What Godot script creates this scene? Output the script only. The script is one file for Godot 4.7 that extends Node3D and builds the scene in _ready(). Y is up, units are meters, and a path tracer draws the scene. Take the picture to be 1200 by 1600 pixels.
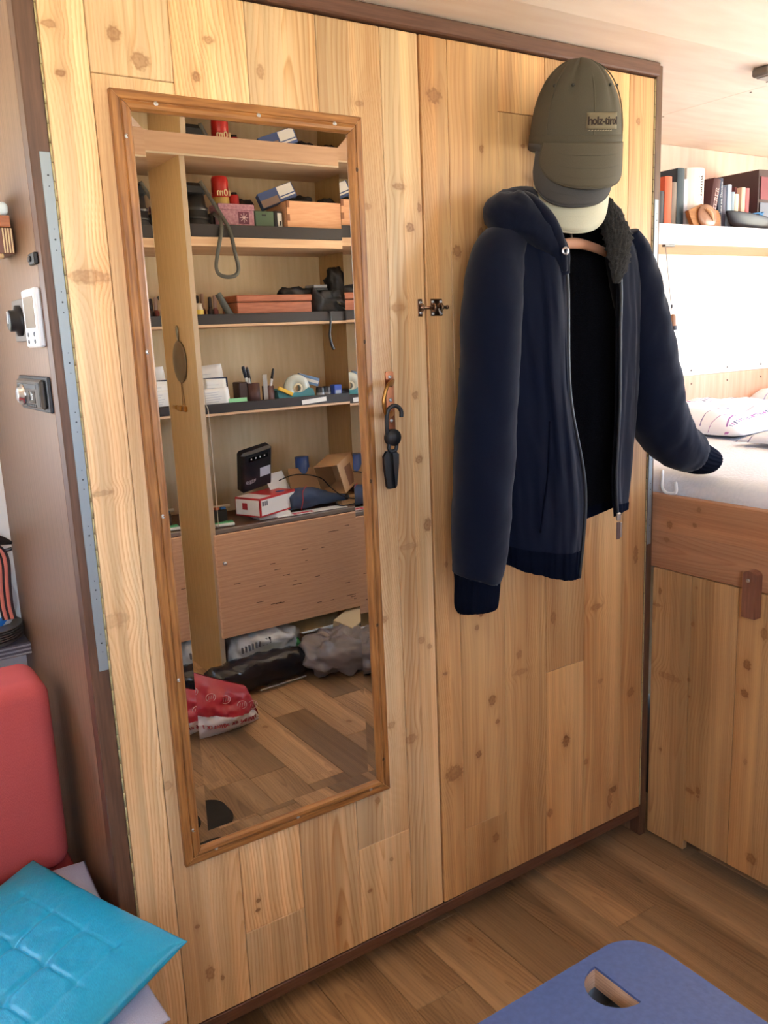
extends Node3D
# Interior of a converted wagon: a pine wardrobe with a long mirror, a jacket and caps, a bench on the left, a bed on the right,
# and the shelves across the aisle that the mirror shows. The wardrobe's front is the plane z = 0; the aisle is +z.

var rng := RandomNumberGenerator.new()
var off := {}
var mats := {}
var UX := Vector3(1, 0, 0)
var UY := Vector3(0, -1, 0)
var UO := Vector2.ZERO

# ------------------------------------------------------------------ naming
func thing(called: String, label: String, category: String, base := Vector3.ZERO, group := "", local := false) -> Node3D:
	var o := Node3D.new()
	o.name = numbered(called)
	add_child(o, true)
	o.position = base
	o.set_meta("label", label)
	o.set_meta("category", category)
	if group != "":
		o.set_meta("group", group)
	off[o] = Vector3.ZERO if local else base
	return o

func numbered(called: String) -> String:
	if not has_node(NodePath(called)):
		return called
	var k := 1
	while has_node(NodePath("%s_%03d" % [called, k])):
		k += 1
	return "%s_%03d" % [called, k]

func subname(parent: Node, called: String) -> String:
	if not parent.has_node(NodePath(called)):
		return called
	var k := 1
	while parent.has_node(NodePath("%s_%03d" % [called, k])):
		k += 1
	return "%s_%03d" % [called, k]

func group_node(called: String, parent: Node3D) -> Node3D:
	var o := Node3D.new()
	o.name = subname(parent, called)
	parent.add_child(o, true)
	o.position = -off.get(parent, Vector3.ZERO)
	return o

func part(called: String, st: SurfaceTool, m: Material, parent: Node3D, label := "") -> MeshInstance3D:
	st.generate_normals()
	return part_mesh(called, st.commit(), m, parent, label)

func part_mesh(called: String, mesh: Mesh, m: Material, parent: Node3D, label := "") -> MeshInstance3D:
	var o := MeshInstance3D.new()
	o.mesh = mesh
	o.material_override = m
	o.name = subname(parent, called)
	parent.add_child(o, true)
	o.position = -off.get(parent, Vector3.ZERO)
	if label != "":
		o.set_meta("label", label)
	return o

func struct(called: String, base := Vector3.ZERO) -> Node3D:
	var o := Node3D.new()
	o.name = called
	add_child(o, true)
	o.position = base
	o.set_meta("kind", "structure")
	off[o] = base
	return o

# ------------------------------------------------------------------ shapes
func mb(smooth := false) -> SurfaceTool:
	var st := SurfaceTool.new()
	st.begin(Mesh.PRIMITIVE_TRIANGLES)
	st.set_smooth_group(0 if smooth else -1)
	return st

func vx(st: SurfaceTool, p: Vector3) -> void:
	st.set_uv(Vector2(p.dot(UX), p.dot(UY)) + UO)
	st.add_vertex(p)

func tri(st: SurfaceTool, a: Vector3, b: Vector3, c: Vector3) -> void:   # a, b, c anticlockwise seen from outside
	vx(st, a); vx(st, c); vx(st, b)

func quad(st: SurfaceTool, a: Vector3, b: Vector3, c: Vector3, d: Vector3) -> void:
	tri(st, a, b, c)
	tri(st, a, c, d)

func box(st: SurfaceTool, lo: Vector3, hi: Vector3, r := 0.0, xf := Transform3D.IDENTITY) -> void:
	var c := (lo + hi) / 2.0
	var h := (hi - lo) / 2.0
	r = minf(r, minf(h.x, minf(h.y, h.z)) * 0.95)
	var ax := [Vector3.AXIS_X, Vector3.AXIS_Y, Vector3.AXIS_Z]
	for a in 3:
		for s in [-1.0, 1.0]:
			var b := (a + 1) % 3
			var d := (a + 2) % 3
			var q := []
			for k in [[-1.0, -1.0], [1.0, -1.0], [1.0, 1.0], [-1.0, 1.0]]:
				var p := Vector3.ZERO
				p[a] = s * h[a]
				p[b] = k[0] * (h[b] - r)
				p[d] = k[1] * (h[d] - r)
				q.append(xf * (p + c))
			if s > 0:
				quad(st, q[0], q[1], q[2], q[3])
			else:
				quad(st, q[0], q[3], q[2], q[1])
	if r <= 0.0:
		return
	for a in 3:
		var b := (a + 1) % 3
		var d := (a + 2) % 3
		for sb in [-1.0, 1.0]:
			for sd in [-1.0, 1.0]:
				var q := []
				for k in [[-1.0, 0], [1.0, 0], [1.0, 1], [-1.0, 1]]:
					var p := Vector3.ZERO
					p[a] = k[0] * (h[a] - r)
					p[b] = sb * (h[b] if k[1] == 0 else h[b] - r)
					p[d] = sd * (h[d] - r if k[1] == 0 else h[d])
					q.append(xf * (p + c))
				if sb * sd > 0:
					quad(st, q[0], q[1], q[2], q[3])
				else:
					quad(st, q[0], q[3], q[2], q[1])
	for sx in [-1.0, 1.0]:
		for sy in [-1.0, 1.0]:
			for sz in [-1.0, 1.0]:
				var s := Vector3(sx, sy, sz)
				var p0 := xf * (c + s * Vector3(h.x, h.y - r, h.z - r))
				var p1 := xf * (c + s * Vector3(h.x - r, h.y, h.z - r))
				var p2 := xf * (c + s * Vector3(h.x - r, h.y - r, h.z))
				if sx * sy * sz > 0:
					tri(st, p0, p1, p2)
				else:
					tri(st, p0, p2, p1)

func catmull(pts: Array, n: int) -> Array:
	var out := []
	var last: int = pts.size() - 1
	for i in last:
		var p0: Vector3 = pts[maxi(i - 1, 0)]
		var p1: Vector3 = pts[i]
		var p2: Vector3 = pts[i + 1]
		var p3: Vector3 = pts[mini(i + 2, last)]
		for k in n:
			var t := float(k) / n
			out.append(0.5 * (2.0 * p1 + (p2 - p0) * t + (2.0 * p0 - 5.0 * p1 + 4.0 * p2 - p3) * t * t + (3.0 * p1 - p0 - 3.0 * p2 + p3) * t * t * t))
	out.append(pts[last])
	return out

func grid(st: SurfaceTool, g: Array, closed_u := false, flip := false) -> void:
	# g: rows of points; a row runs along u
	for i in g.size() - 1:
		var a: Array = g[i]
		var b: Array = g[i + 1]
		var n: int = a.size()
		for j in (n if closed_u else n - 1):
			var k := (j + 1) % n
			if flip:
				quad(st, a[j], b[j], b[k], a[k])
			else:
				quad(st, a[j], a[k], b[k], b[j])

func rings(pts: Array, rad: Array, seg: int, wob := 0.0, seed_ := 0, up := Vector3.ZERO) -> Array:
	var out := []
	var n := pts.size()
	var prev := up
	var nz := FastNoiseLite.new()
	nz.seed = seed_
	nz.frequency = 1.0
	for i in n:
		var t: Vector3 = (pts[mini(i + 1, n - 1)] - pts[maxi(i - 1, 0)]).normalized()
		if prev == Vector3.ZERO:
			prev = Vector3(0, 0, 1) if absf(t.z) < 0.9 else Vector3(1, 0, 0)
		var side := prev.cross(t).normalized()
		prev = t.cross(side).normalized()
		var row := []
		var rr: Vector3 = rad[i]
		for k in seg:
			var a := TAU * k / seg
			var d := side * cos(a) * rr.x + prev * sin(a) * rr.y
			var w := 1.0
			if wob > 0.0:
				w = 1.0 + wob * nz.get_noise_3d(pts[i].x * 14.0 + cos(a) * 0.9, pts[i].y * 14.0 + sin(a) * 0.9, pts[i].z * 14.0)
			row.append(pts[i] + d * w)
		out.append(row)
	return out

func sweep(st: SurfaceTool, pts: Array, rad, seg := 8, caps := true, sub := 6, wob := 0.0, seed_ := 0, up := Vector3.ZERO) -> void:
	var p: Array = catmull(pts, sub) if sub > 1 else pts
	var r := []
	if rad is Array:
		var rv := []
		for q in rad:
			rv.append(Vector3(q.x, q.y, 0) if q is Vector2 else Vector3(q, q, 0))
		r = catmull(rv, sub) if sub > 1 else rv
	else:
		for q in p:
			r.append(Vector3(rad, rad, 0))
	var g := rings(p, r, seg, wob, seed_, up)
	grid(st, g, true)
	if caps:
		for e in 2:
			var ring: Array = g[0] if e == 0 else g[g.size() - 1]
			var c: Vector3 = p[0] if e == 0 else p[p.size() - 1]
			for k in seg:
				if e == 0:
					tri(st, c, ring[(k + 1) % seg], ring[k])
				else:
					tri(st, c, ring[k], ring[(k + 1) % seg])

func lathe(st: SurfaceTool, prof: Array, seg := 24, xf := Transform3D.IDENTITY) -> void:
	# prof: Vector2(radius, height) from the bottom up, about y
	var g := []
	for q in prof:
		var row := []
		for k in seg:
			var a := -TAU * k / seg
			row.append(xf * Vector3(cos(a) * q.x, q.y, sin(a) * q.x))
		g.append(row)
	grid(st, g, true)

func cyl(st: SurfaceTool, a: Vector3, b: Vector3, r: float, seg := 12) -> void:
	sweep(st, [a, b], r, seg, true, 1)

func ball(st: SurfaceTool, c: Vector3, r: Vector3, seg := 12, rows := 8, xf := Transform3D.IDENTITY) -> void:
	var g := []
	for i in rows + 1:
		var t := -PI / 2 + PI * i / rows
		var row := []
		for k in seg:
			var a := -TAU * k / seg
			row.append(c + xf * Vector3(cos(t) * cos(a) * r.x, sin(t) * r.y, cos(t) * sin(a) * r.z))
		g.append(row)
	grid(st, g, true)

func sheet(st: SurfaceTool, g: Array, th: float) -> void:
	# solid sheet of thickness th about the grid of points
	var R := g.size()
	var C: int = g[0].size()
	var top := []
	var bot := []
	for i in R:
		var a := []
		var b := []
		for j in C:
			var du: Vector3 = g[i][mini(j + 1, C - 1)] - g[i][maxi(j - 1, 0)]
			var dv: Vector3 = g[mini(i + 1, R - 1)][j] - g[maxi(i - 1, 0)][j]
			var n := du.cross(dv).normalized() * th * 0.5
			a.append(g[i][j] + n)
			b.append(g[i][j] - n)
		top.append(a)
		bot.append(b)
	grid(st, top)
	grid(st, bot, false, true)
	for i in R - 1:
		quad(st, top[i][0], top[i + 1][0], bot[i + 1][0], bot[i][0])
		quad(st, top[i][C - 1], bot[i][C - 1], bot[i + 1][C - 1], top[i + 1][C - 1])
	for j in C - 1:
		quad(st, top[0][j], bot[0][j], bot[0][j + 1], top[0][j + 1])
		quad(st, top[R - 1][j], top[R - 1][j + 1], bot[R - 1][j + 1], bot[R - 1][j])

func prism(st: SurfaceTool, poly: PackedVector2Array, z0: float, z1: float, xf := Transform3D.IDENTITY) -> void:
	var p := poly
	if Geometry2D.is_polygon_clockwise(p):
		p = p.duplicate()
		p.reverse()
	var idx := Geometry2D.triangulate_polygon(p)
	for i in range(0, idx.size(), 3):
		var a := p[idx[i]]
		var b := p[idx[i + 1]]
		var c := p[idx[i + 2]]
		if (b - a).cross(c - a) < 0:
			var t := b
			b = c
			c = t
		tri(st, xf * Vector3(a.x, a.y, z1), xf * Vector3(b.x, b.y, z1), xf * Vector3(c.x, c.y, z1))
		tri(st, xf * Vector3(a.x, a.y, z0), xf * Vector3(c.x, c.y, z0), xf * Vector3(b.x, b.y, z0))
	for i in p.size():
		var a := p[i]
		var b := p[(i + 1) % p.size()]
		quad(st, xf * Vector3(a.x, a.y, z0), xf * Vector3(b.x, b.y, z0), xf * Vector3(b.x, b.y, z1), xf * Vector3(a.x, a.y, z1))

func round_rect(x0: float, y0: float, x1: float, y1: float, r: float, n := 5) -> PackedVector2Array:
	var out := PackedVector2Array()
	var cs := [Vector2(x1 - r, y0 + r), Vector2(x1 - r, y1 - r), Vector2(x0 + r, y1 - r), Vector2(x0 + r, y0 + r)]
	for q in 4:
		for k in n + 1:
			var a := -PI / 2 + q * PI / 2 + PI / 2 * k / n
			out.append(cs[q] + Vector2(cos(a), sin(a)) * r)
	return out

func disc(st: SurfaceTool, c: Vector3, n: Vector3, r: float, th: float, seg := 12) -> void:
	sweep(st, [c, c + n * th], r, seg, true, 1)

func text(called: String, s: String, size: float, m: Material, parent: Node3D, xf: Transform3D, font := "Droid Sans", weight := 700, depth := 0.0006) -> void:
	var t := TextMesh.new()
	var f := SystemFont.new()
	f.font_names = PackedStringArray([font])
	f.font_weight = weight
	t.font = f
	t.text = s
	t.font_size = 48
	t.pixel_size = size / 48.0
	t.depth = depth
	t.curve_step = 3.0
	var o := part_mesh(called, t, m, parent)
	o.transform = Transform3D(xf.basis, xf.origin - off.get(parent, Vector3.ZERO))

# ------------------------------------------------------------------ materials
func M(c: Color, rough := 0.6, metal := 0.0) -> StandardMaterial3D:
	var key := "%s %.2f %.2f" % [c.to_html(), rough, metal]
	if not mats.has(key):
		var m := StandardMaterial3D.new()
		m.albedo_color = c
		m.roughness = rough
		m.metallic = metal
		mats[key] = m
	return mats[key]

func rgb(r: int, g: int, b: int) -> Color:
	return Color(r / 255.0, g / 255.0, b / 255.0)

func noise_img(seed_: int, freq: float, n: int, octaves := 3) -> Image:
	var nz := FastNoiseLite.new()
	nz.seed = seed_
	nz.noise_type = FastNoiseLite.TYPE_SIMPLEX_SMOOTH
	nz.frequency = freq
	nz.fractal_octaves = octaves
	return nz.get_seamless_image(n, n)

func ramp_tex(seed_: int, freq: float, a: Color, b: Color, n := 256, octaves := 4, power := 1.0) -> ImageTexture:
	var src := noise_img(seed_, freq, n, octaves).get_data()
	var d := PackedByteArray()
	d.resize(n * n * 3)
	for i in n * n:
		var c := a.lerp(b, pow(src[i] / 255.0, power))
		d[i * 3] = int(c.r * 255.0)
		d[i * 3 + 1] = int(c.g * 255.0)
		d[i * 3 + 2] = int(c.b * 255.0)
	var im := Image.create_from_data(n, n, false, Image.FORMAT_RGB8, d)
	im.generate_mipmaps()
	return ImageTexture.create_from_image(im)

# a material whose streaks run along one axis: scale is repeats per metre on each axis
func streak(key: String, seed_: int, a: Color, b: Color, scale_: Vector3, rough := 0.5, freq := 0.02, power := 1.0) -> StandardMaterial3D:
	if mats.has(key):
		return mats[key]
	var m := StandardMaterial3D.new()
	m.albedo_texture = ramp_tex(seed_, freq, a, b, 256, 4, power)
	m.uv1_triplanar = true
	m.uv1_world_triplanar = true
	m.uv1_scale = scale_
	m.roughness = rough
	mats[key] = m
	return m

func bumpy(key: String, seed_: int, a: Color, b: Color, scale_: Vector3, rough: float, bump: float, freq := 0.06) -> StandardMaterial3D:
	if mats.has(key):
		return mats[key]
	var m: StandardMaterial3D = streak(key, seed_, a, b, scale_, rough, freq)
	var im := noise_img(seed_ + 7, freq, 256, 4)
	im.convert(Image.FORMAT_RGBA8)
	im.bump_map_to_normal_map(4.0)
	m.normal_enabled = true
	m.normal_texture = ImageTexture.create_from_image(im)
	m.normal_scale = bump
	return m

var knot_list := []
func k(x: float, y: float, rx: float, ry: float, dark := 0.8) -> void:
	knot_list.append([x, y, rx, ry, dark])

# pine boards: grain, growth rings that bend round knots, and a tone of its own for each board; metres in, one texture out
func pine_tex(x0: float, y0: float, w: float, h: float, ppm: float, boards: Array, seed_: int, light: Color, dark: Color) -> ImageTexture:
	var iw := int(w * ppm)
	var ih := int(h * ppm)
	var d := PackedByteArray()
	d.resize(iw * ih * 3)
	var nz := FastNoiseLite.new()
	nz.seed = seed_
	nz.frequency = 1.0
	nz.fractal_octaves = 2
	nz.noise_type = FastNoiseLite.TYPE_SIMPLEX_SMOOTH
	var fine := FastNoiseLite.new()
	fine.seed = seed_ + 3
	fine.frequency = 1.0
	fine.fractal_type = FastNoiseLite.FRACTAL_NONE
	fine.noise_type = FastNoiseLite.TYPE_VALUE
	var r := RandomNumberGenerator.new()
	r.seed = seed_
	var brown := rgb(128, 82, 46)
	for b in boards:
		var bx0: float = b[0]
		var bx1: float = b[1]
		var mid := (bx0 + bx1) / 2.0
		# two lamellas to a board, each with its own ring pattern
		var lam := []
		for q in 2:
			lam.append([r.randf_range(-0.09, 0.09), r.randf_range(-0.07, 0.07), r.randf_range(110.0, 220.0), r.randf_range(0.2, 0.62), r.randf_range(0.92, 1.06), r.randf_range(-0.03, 0.03)])
		if b.size() > 4:
			lam[0][4] *= b[4]
			lam[1][4] *= b[4]
		var ya: float = b[2]
		var yb: float = b[3]
		var shift := r.randf_range(0.0, 50.0)
		for py in range(maxi(0, int((y0 + h - yb) * ppm)), mini(ih, int((y0 + h - ya) * ppm) + 1)):
			var Y := y0 + h - (py + 0.5) / ppm
			var act := []
			for q in knot_list:
				if absf(Y - q[1]) < q[3] * 6.0 and q[0] > bx0 - 0.01 and q[0] < bx1 + 0.01:
					act.append(q)
			var wob := nz.get_noise_2d(shift, Y * 2.2) * 0.014
			for px in range(maxi(0, int((bx0 - x0) * ppm)), mini(iw, int((bx1 - x0) * ppm) + 1)):
				var X := x0 + (px + 0.5) / ppm
				var L: Array = lam[0] if X < mid else lam[1]
				var u := X - mid + wob
				var km := 0.0
				var kr := 0.0
				for q in act:
					var dx: float = X - q[0]
					var dy: float = Y - q[1]
					var e: float = dx * dx / (q[2] * q[2])
					var f: float = dy * dy / (q[3] * q[3])
					if e * 0.35 + f * 0.1 < 4.0:
						var g: float = exp(-(e * 0.35 + f * 0.1))
						u -= dx * g * 0.85
						if e + f < 2.6:
							var s: float = sqrt(e + f) + 0.35 * nz.get_noise_2d(X * 110.0 + shift, Y * 110.0)
							var mm: float = clampf((1.35 - s) / 0.5, 0.0, 1.0) * q[4] * 0.85
							km = maxf(km, mm)
							kr = 0.5 + 0.5 * sin(s * 9.0 + 1.0)
						km = maxf(km, g * 0.24 * q[4])
				var n := nz.get_noise_2d(X * 9.0 + shift, Y * 1.1)
				var uu: float = u - L[0]
				var rr: float = (sqrt(uu * uu + 0.00025) + L[1] * Y + n * 0.007) * L[2]
				var fr := rr - floorf(rr)
				var v := fr * fr * fr
				if fr > 0.9:
					v *= (1.0 - fr) * 10.0
				var fb := fine.get_noise_2d(X * 700.0, Y * 9.0 + shift)
				var t: float = clampf(L[3] * v + 0.12 * fb + 0.3 * n + 0.10, 0.0, 1.0)
				var tone: float = L[4] * (1.0 + 0.09 * nz.get_noise_2d(X * 40.0 + shift, Y * 0.6))
				var cr: float = (light.r + (dark.r - light.r) * t) * tone
				var cg: float = (light.g + (dark.g - light.g) * t) * (tone + L[5] * 0.4)
				var cb: float = (light.b + (dark.b - light.b) * t) * (tone + L[5])
				if km > 0.0:
					var kk := km * (0.72 + 0.28 * kr)
					cr += (brown.r - cr) * kk
					cg += (brown.g - cg) * kk
					cb += (brown.b - cb) * kk
				var i := (py * iw + px) * 3
				d[i] = clampi(int(cr * 255.0), 0, 255)
				d[i + 1] = clampi(int(cg * 255.0), 0, 255)
				d[i + 2] = clampi(int(cb * 255.0), 0, 255)
	var im := Image.create_from_data(iw, ih, false, Image.FORMAT_RGB8, d)
	im.generate_mipmaps()
	return ImageTexture.create_from_image(im)

func tex_mat(t: Texture2D, rough := 0.5) -> StandardMaterial3D:
	var m := StandardMaterial3D.new()
	m.albedo_texture = t
	m.roughness = rough
	return m


# ------------------------------------------------------------------ the scene
var pine_l := rgb(226, 192, 146)
var pine_d := rgb(172, 112, 58)

func _ready() -> void:
	rng.seed = 11
	var cam := Camera3D.new()
	cam.name = "view_camera"
	cam.fov = 61.77
	cam.near = 0.02
	cam.far = 60.0
	cam.transform = Transform3D(Basis(Vector3(0.8300243, -0.04103236, 0.5562158), Vector3(0.14746413, 0.97794486, -0.14791278), Vector3(-0.53787916, 0.20479308, 0.81776879)), Vector3(-0.3204, 1.2385, 1.2597))
	add_child(cam)
	cam.current = true
	var env := Environment.new()
	env.background_mode = Environment.BG_SKY
	var sm := ProceduralSkyMaterial.new()
	sm.sky_top_color = Color(0.50, 0.60, 0.74)
	sm.sky_horizon_color = Color(0.78, 0.84, 0.92)
	sm.ground_horizon_color = Color(0.98, 0.97, 0.92)
	sm.ground_bottom_color = Color(0.85, 0.83, 0.76)
	sm.sky_energy_multiplier = SKY
	sm.ground_energy_multiplier = SKY
	sm.sun_angle_max = 1.0
	var sky := Sky.new()
	sky.sky_material = sm
	env.sky = sky
	env.tonemap_mode = Environment.TONE_MAPPER_LINEAR
	env.tonemap_exposure = EXPO
	env.sdfgi_enabled = true
	env.ssao_enabled = true
	env.ssil_enabled = true
	var we := WorldEnvironment.new()
	we.name = "world_environment"
	we.environment = env
	add_child(we)
	materials()
	room()
	wardrobe()
	mirror()
	bed()
	bench()
	table()
	shelf_unit()
	left_devices()
	bed_shelf()
	jacket()
	caps()
	door_hook()
	top_shelf_things()
	middle_shelf_things()
	lower_shelf_things()
	counter_things()
	under_counter_things()

const SKY := 4.0
const EXPO := 1.22

var m_brown: StandardMaterial3D
var m_veneer: StandardMaterial3D
var m_ply_v: StandardMaterial3D
var m_ply_h: StandardMaterial3D
var m_ceiling: StandardMaterial3D
var m_steel: StandardMaterial3D
var m_galv: StandardMaterial3D
var m_black: StandardMaterial3D
var m_white: StandardMaterial3D
var m_hatch: StandardMaterial3D
var m_brass: StandardMaterial3D
var m_copper: StandardMaterial3D
var m_paper: StandardMaterial3D

func materials() -> void:
	m_brown = streak("brown", 5, rgb(82, 57, 43), rgb(110, 79, 60), Vector3(22, 1.5, 22), 0.45)
	m_veneer = streak("veneer", 6, rgb(112, 86, 66), rgb(146, 114, 90), Vector3(30, 0.8, 30), 0.42)
	m_ply_v = streak("ply_v", 8, rgb(226, 204, 162), rgb(241, 222, 186), Vector3(6, 0.6, 6), 0.5)
	m_ply_h = streak("ply_h", 9, rgb(206, 166, 130), rgb(228, 194, 158), Vector3(0.5, 14, 2), 0.5)
	m_ceiling = streak("ply_ceiling", 10, rgb(235, 212, 194), rgb(245, 228, 212), Vector3(0.7, 3, 4), 0.55)
	m_hatch = streak("hatch_ply", 12, rgb(202, 156, 124), rgb(230, 188, 154), Vector3(0.8, 26, 1), 0.55)
	m_steel = M(rgb(190, 190, 192), 0.3, 1.0)
	m_galv = M(rgb(150, 160, 164), 0.5, 0.6)
	m_black = M(rgb(20, 20, 23), 0.5)
	m_white = M(rgb(232, 232, 230), 0.4)
	m_brass = M(rgb(168, 124, 66), 0.32, 1.0)
	m_copper = M(rgb(164, 104, 74), 0.35, 1.0)
	m_paper = M(rgb(236, 236, 234), 0.8)

# a wall in the plane of its two long axes with rectangular holes: a = along axis index, holes as [a0, y0, a1, y1]
func wall(called: String, a: int, a0: float, a1: float, t0: float, t1: float, y1: float, holes: Array, m: Material) -> Node3D:
	var w := struct(called)
	var st := mb()
	var at := a0
	var t := 2 if a == 0 else 0
	for h in holes + [[a1, 0.0, a1, 0.0]]:
		if h[0] > at:
			wall_box(st, a, t, at, h[0], t0, t1, 0.0, y1)
		if h[2] > h[0]:
			wall_box(st, a, t, h[0], h[2], t0, t1, 0.0, h[1])
			wall_box(st, a, t, h[0], h[2], t0, t1, h[3], y1)
		at = h[2]
	part("wall_body", st, m, w)
	return w

func wall_box(st: SurfaceTool, a: int, t: int, a0: float, a1: float, t0: float, t1: float, y0: float, y1: float) -> void:
	var lo := Vector3(0, y0, 0)
	var hi := Vector3(0, y1, 0)
	lo[a] = a0
	hi[a] = a1
	lo[t] = t0
	hi[t] = t1
	box(st, lo, hi)

func window(called: String, a: int, a0: float, a1: float, y0: float, y1: float, t0: float, t1: float) -> void:
	var w := struct(called)
	var t := 2 if a == 0 else 0
	var st := mb()
	var f := 0.035
	wall_box(st, a, t, a0, a0 + f, t0, t1, y0, y1)
	wall_box(st, a, t, a1 - f, a1, t0, t1, y0, y1)
	wall_box(st, a, t, a0 + f, a1 - f, t0, t1, y0, y0 + f)
	wall_box(st, a, t, a0 + f, a1 - f, t0, t1, y1 - f, y1)
	part("window_frame", st, m_white, w)
	var g := StandardMaterial3D.new()
	g.albedo_color = Color(0.95, 0.98, 1.0, 0.06)
	g.transparency = BaseMaterial3D.TRANSPARENCY_ALPHA
	g.roughness = 0.0
	var mid := (t0 + t1) / 2.0
	st = mb()
	wall_box(st, a, t, a0 + f, a1 - f, mid - 0.002, mid + 0.002, y0 + f, y1 - f)
	part("window_pane", st, g, w)

func room() -> void:
	# floor boards run across the wagon, each one a piece
	var fl := struct("floor")
	var st := mb()
	box(st, Vector3(-1.95, -0.06, -0.58), Vector3(2.8, -0.012, 1.91))
	part("subfloor", st, M(rgb(50, 36, 26), 0.8), fl)
	knot_list.clear()
	k(0.05, 0.3, 0.006, 0.008); k(0.42, 0.62, 0.008, 0.01); k(0.66, 0.2, 0.007, 0.01); k(0.80, 0.8, 0.006, 0.009); k(0.2, 0.85, 0.005, 0.006)
	var boards := []
	for i in 8:
		boards.append([i * 0.118, (i + 1) * 0.118, 0.0, 1.0, 0.84 + 0.3 * float((i * 5) % 8) / 7.0])
	var fm := tex_mat(pine_tex(0.0, 0.0, 0.944, 1.0, 620.0, boards, 31, rgb(166, 134, 100), rgb(98, 72, 50)), 0.42)
	for c in range(-15, 11):
		var x0 := c * 0.118 + 0.098
		var z := -0.55 - rng.randf() * 0.5
		while z < 1.86:
			var z1 := z + rng.randf_range(0.55, 0.95)
			var za := maxf(z, -0.56)
			var zb := minf(z1, 1.87)
			if zb - za > 0.03:
				var strip := rng.randi() % 8
				UX = Vector3(1.0 / 0.944, 0, 0)
				UY = Vector3(0, 0, 1.0)
				UO = Vector2((strip * 0.118 - x0) / 0.944, rng.randf())
				st = mb()
				box(st, Vector3(x0 + 0.0003, -0.012, za + 0.0003), Vector3(x0 + 0.1177, 0.0, zb - 0.0003), 0.0012)
				part("floor_board", st, fm, fl)
			z = z1
	uv_default()
	# ceiling: plywood panels under a closed roof
	var ce := struct("ceiling", Vector3.ZERO)
	var prof := [Vector2(-0.6, 1.755), Vector2(-0.2, 1.755), Vector2(0.12, 1.756), Vector2(0.5, 1.82), Vector2(0.9, 1.885), Vector2(1.3, 1.915), Vector2(1.93, 1.92)]
	var cuts := [-1.97, -0.62, 0.5, 1.605, 2.82]
	for i in 4:
		var g := []
		for x in [cuts[i] + 0.0008, cuts[i + 1] - 0.0008]:
			var row := []
			for q in prof:
				row.append(Vector3(x, q.y + 0.006, q.x))
			g.append(row)
		st = mb()
		sheet(st, g, 0.012)
		part("ceiling_panel", st, m_ceiling, ce)
	var g2 := []
	for x in [-1.97, 2.82]:
		var row := []
		for q in prof:
			row.append(Vector3(x, q.y + 0.035, q.x))
		g2.append(row)
	st = mb()
	sheet(st, g2, 0.04)
	part("roof", st, M(rgb(150, 120, 90)), ce)
	# small dark screw heads along the ceiling seam
	st = mb(true)
	for p in [Vector2(1.59, -0.42), Vector2(1.62, -0.3), Vector2(1.62, -0.05), Vector2(1.575, 0.02), Vector2(1.3, -0.2)]:
		ball(st, Vector3(p.x, 1.755, p.y), Vector3(0.003, 0.001, 0.003), 8, 4)
	part("screw_heads", st, M(rgb(90, 70, 55), 0.5), ce)
	var plain := M(rgb(226, 208, 184), 0.7)
	wall("wall_back", 0, -1.95, 2.8, -0.58, -0.53, 1.76, [[-1.25, 1.0, -0.34, 1.6]], M(rgb(232, 230, 222), 0.7))
	window("window_1", 0, -1.25, -0.34, 1.0, 1.6, -0.575, -0.545)  # out of view left of the wardrobe, placed to light the shelves opposite
	wall("wall_front", 0, -1.95, 2.8, 1.865, 1.915, 1.93, [[-0.95, 1.1, 0.12, 1.72], [1.52, 1.0, 2.2, 1.66]], m_ply_v)
	window("window_2", 0, -0.95, 0.12, 1.1, 1.72, 1.88, 1.91)  # unseen, behind the camera; sized to brighten the left door
	window("window_3", 0, 1.52, 2.2, 1.0, 1.66, 1.88, 1.91)  # unseen, facing the bed; lights the wall and shelf above it
	wall("wall_left", 2, -0.53, 1.865, -1.95, -1.9, 1.93, [], plain)
	wall("wall_right", 2, -0.53, 1.865, 2.75, 2.8, 1.93, [[-0.1, 0.98, 1.5, 1.6]], plain)
	window("window_4", 2, -0.1, 1.5, 0.98, 1.6, 2.765, 2.795)  # out of view past the bed, placed to light the jacket's right sleeve

func uv_default() -> void:
	UX = Vector3(1, 0, 0)
	UY = Vector3(0, -1, 0)
	UO = Vector2.ZERO

func uv_rect(x0: float, y0: float, w: float, h: float) -> void:
	UX = Vector3(1.0 / w, 0, 0)
	UY = Vector3(0, -1.0 / h, 0)
	UO = Vector2(-x0 / w, (y0 + h) / h)

func screw(parent: Node3D, p: Vector3, n: Vector3, r := 0.004, m: Material = null, called := "screw") -> void:
	var st := mb(true)
	var b := Basis.IDENTITY
	if n.z > 0.9:
		b = Basis(Vector3.RIGHT, PI / 2)
	elif n.x < -0.9:
		b = Basis(Vector3.BACK, PI / 2)
	lathe(st, [Vector2(r, 0), Vector2(r * 0.95, r * 0.25), Vector2(r * 0.6, r * 0.5), Vector2(r * 0.3, r * 0.5), Vector2(r * 0.22, r * 0.3), Vector2(0.0001, r * 0.3)], 10, Transform3D(b, p))
	part(called, st, m if m else m_steel, parent)

func planks(door: Node3D, tex: Material, rects: Array, z0: float, z1: float) -> void:
	for q in rects:
		var st := mb()
		var e := 0.0004
		var dz := rng.randf_range(-0.0004, 0.0)
		box(st, Vector3(q[0] + e, q[2] + e, z0), Vector3(q[1] - e, q[3] - e, z1 + dz), 0.0011)
		part("plank", st, tex, door)

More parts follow.
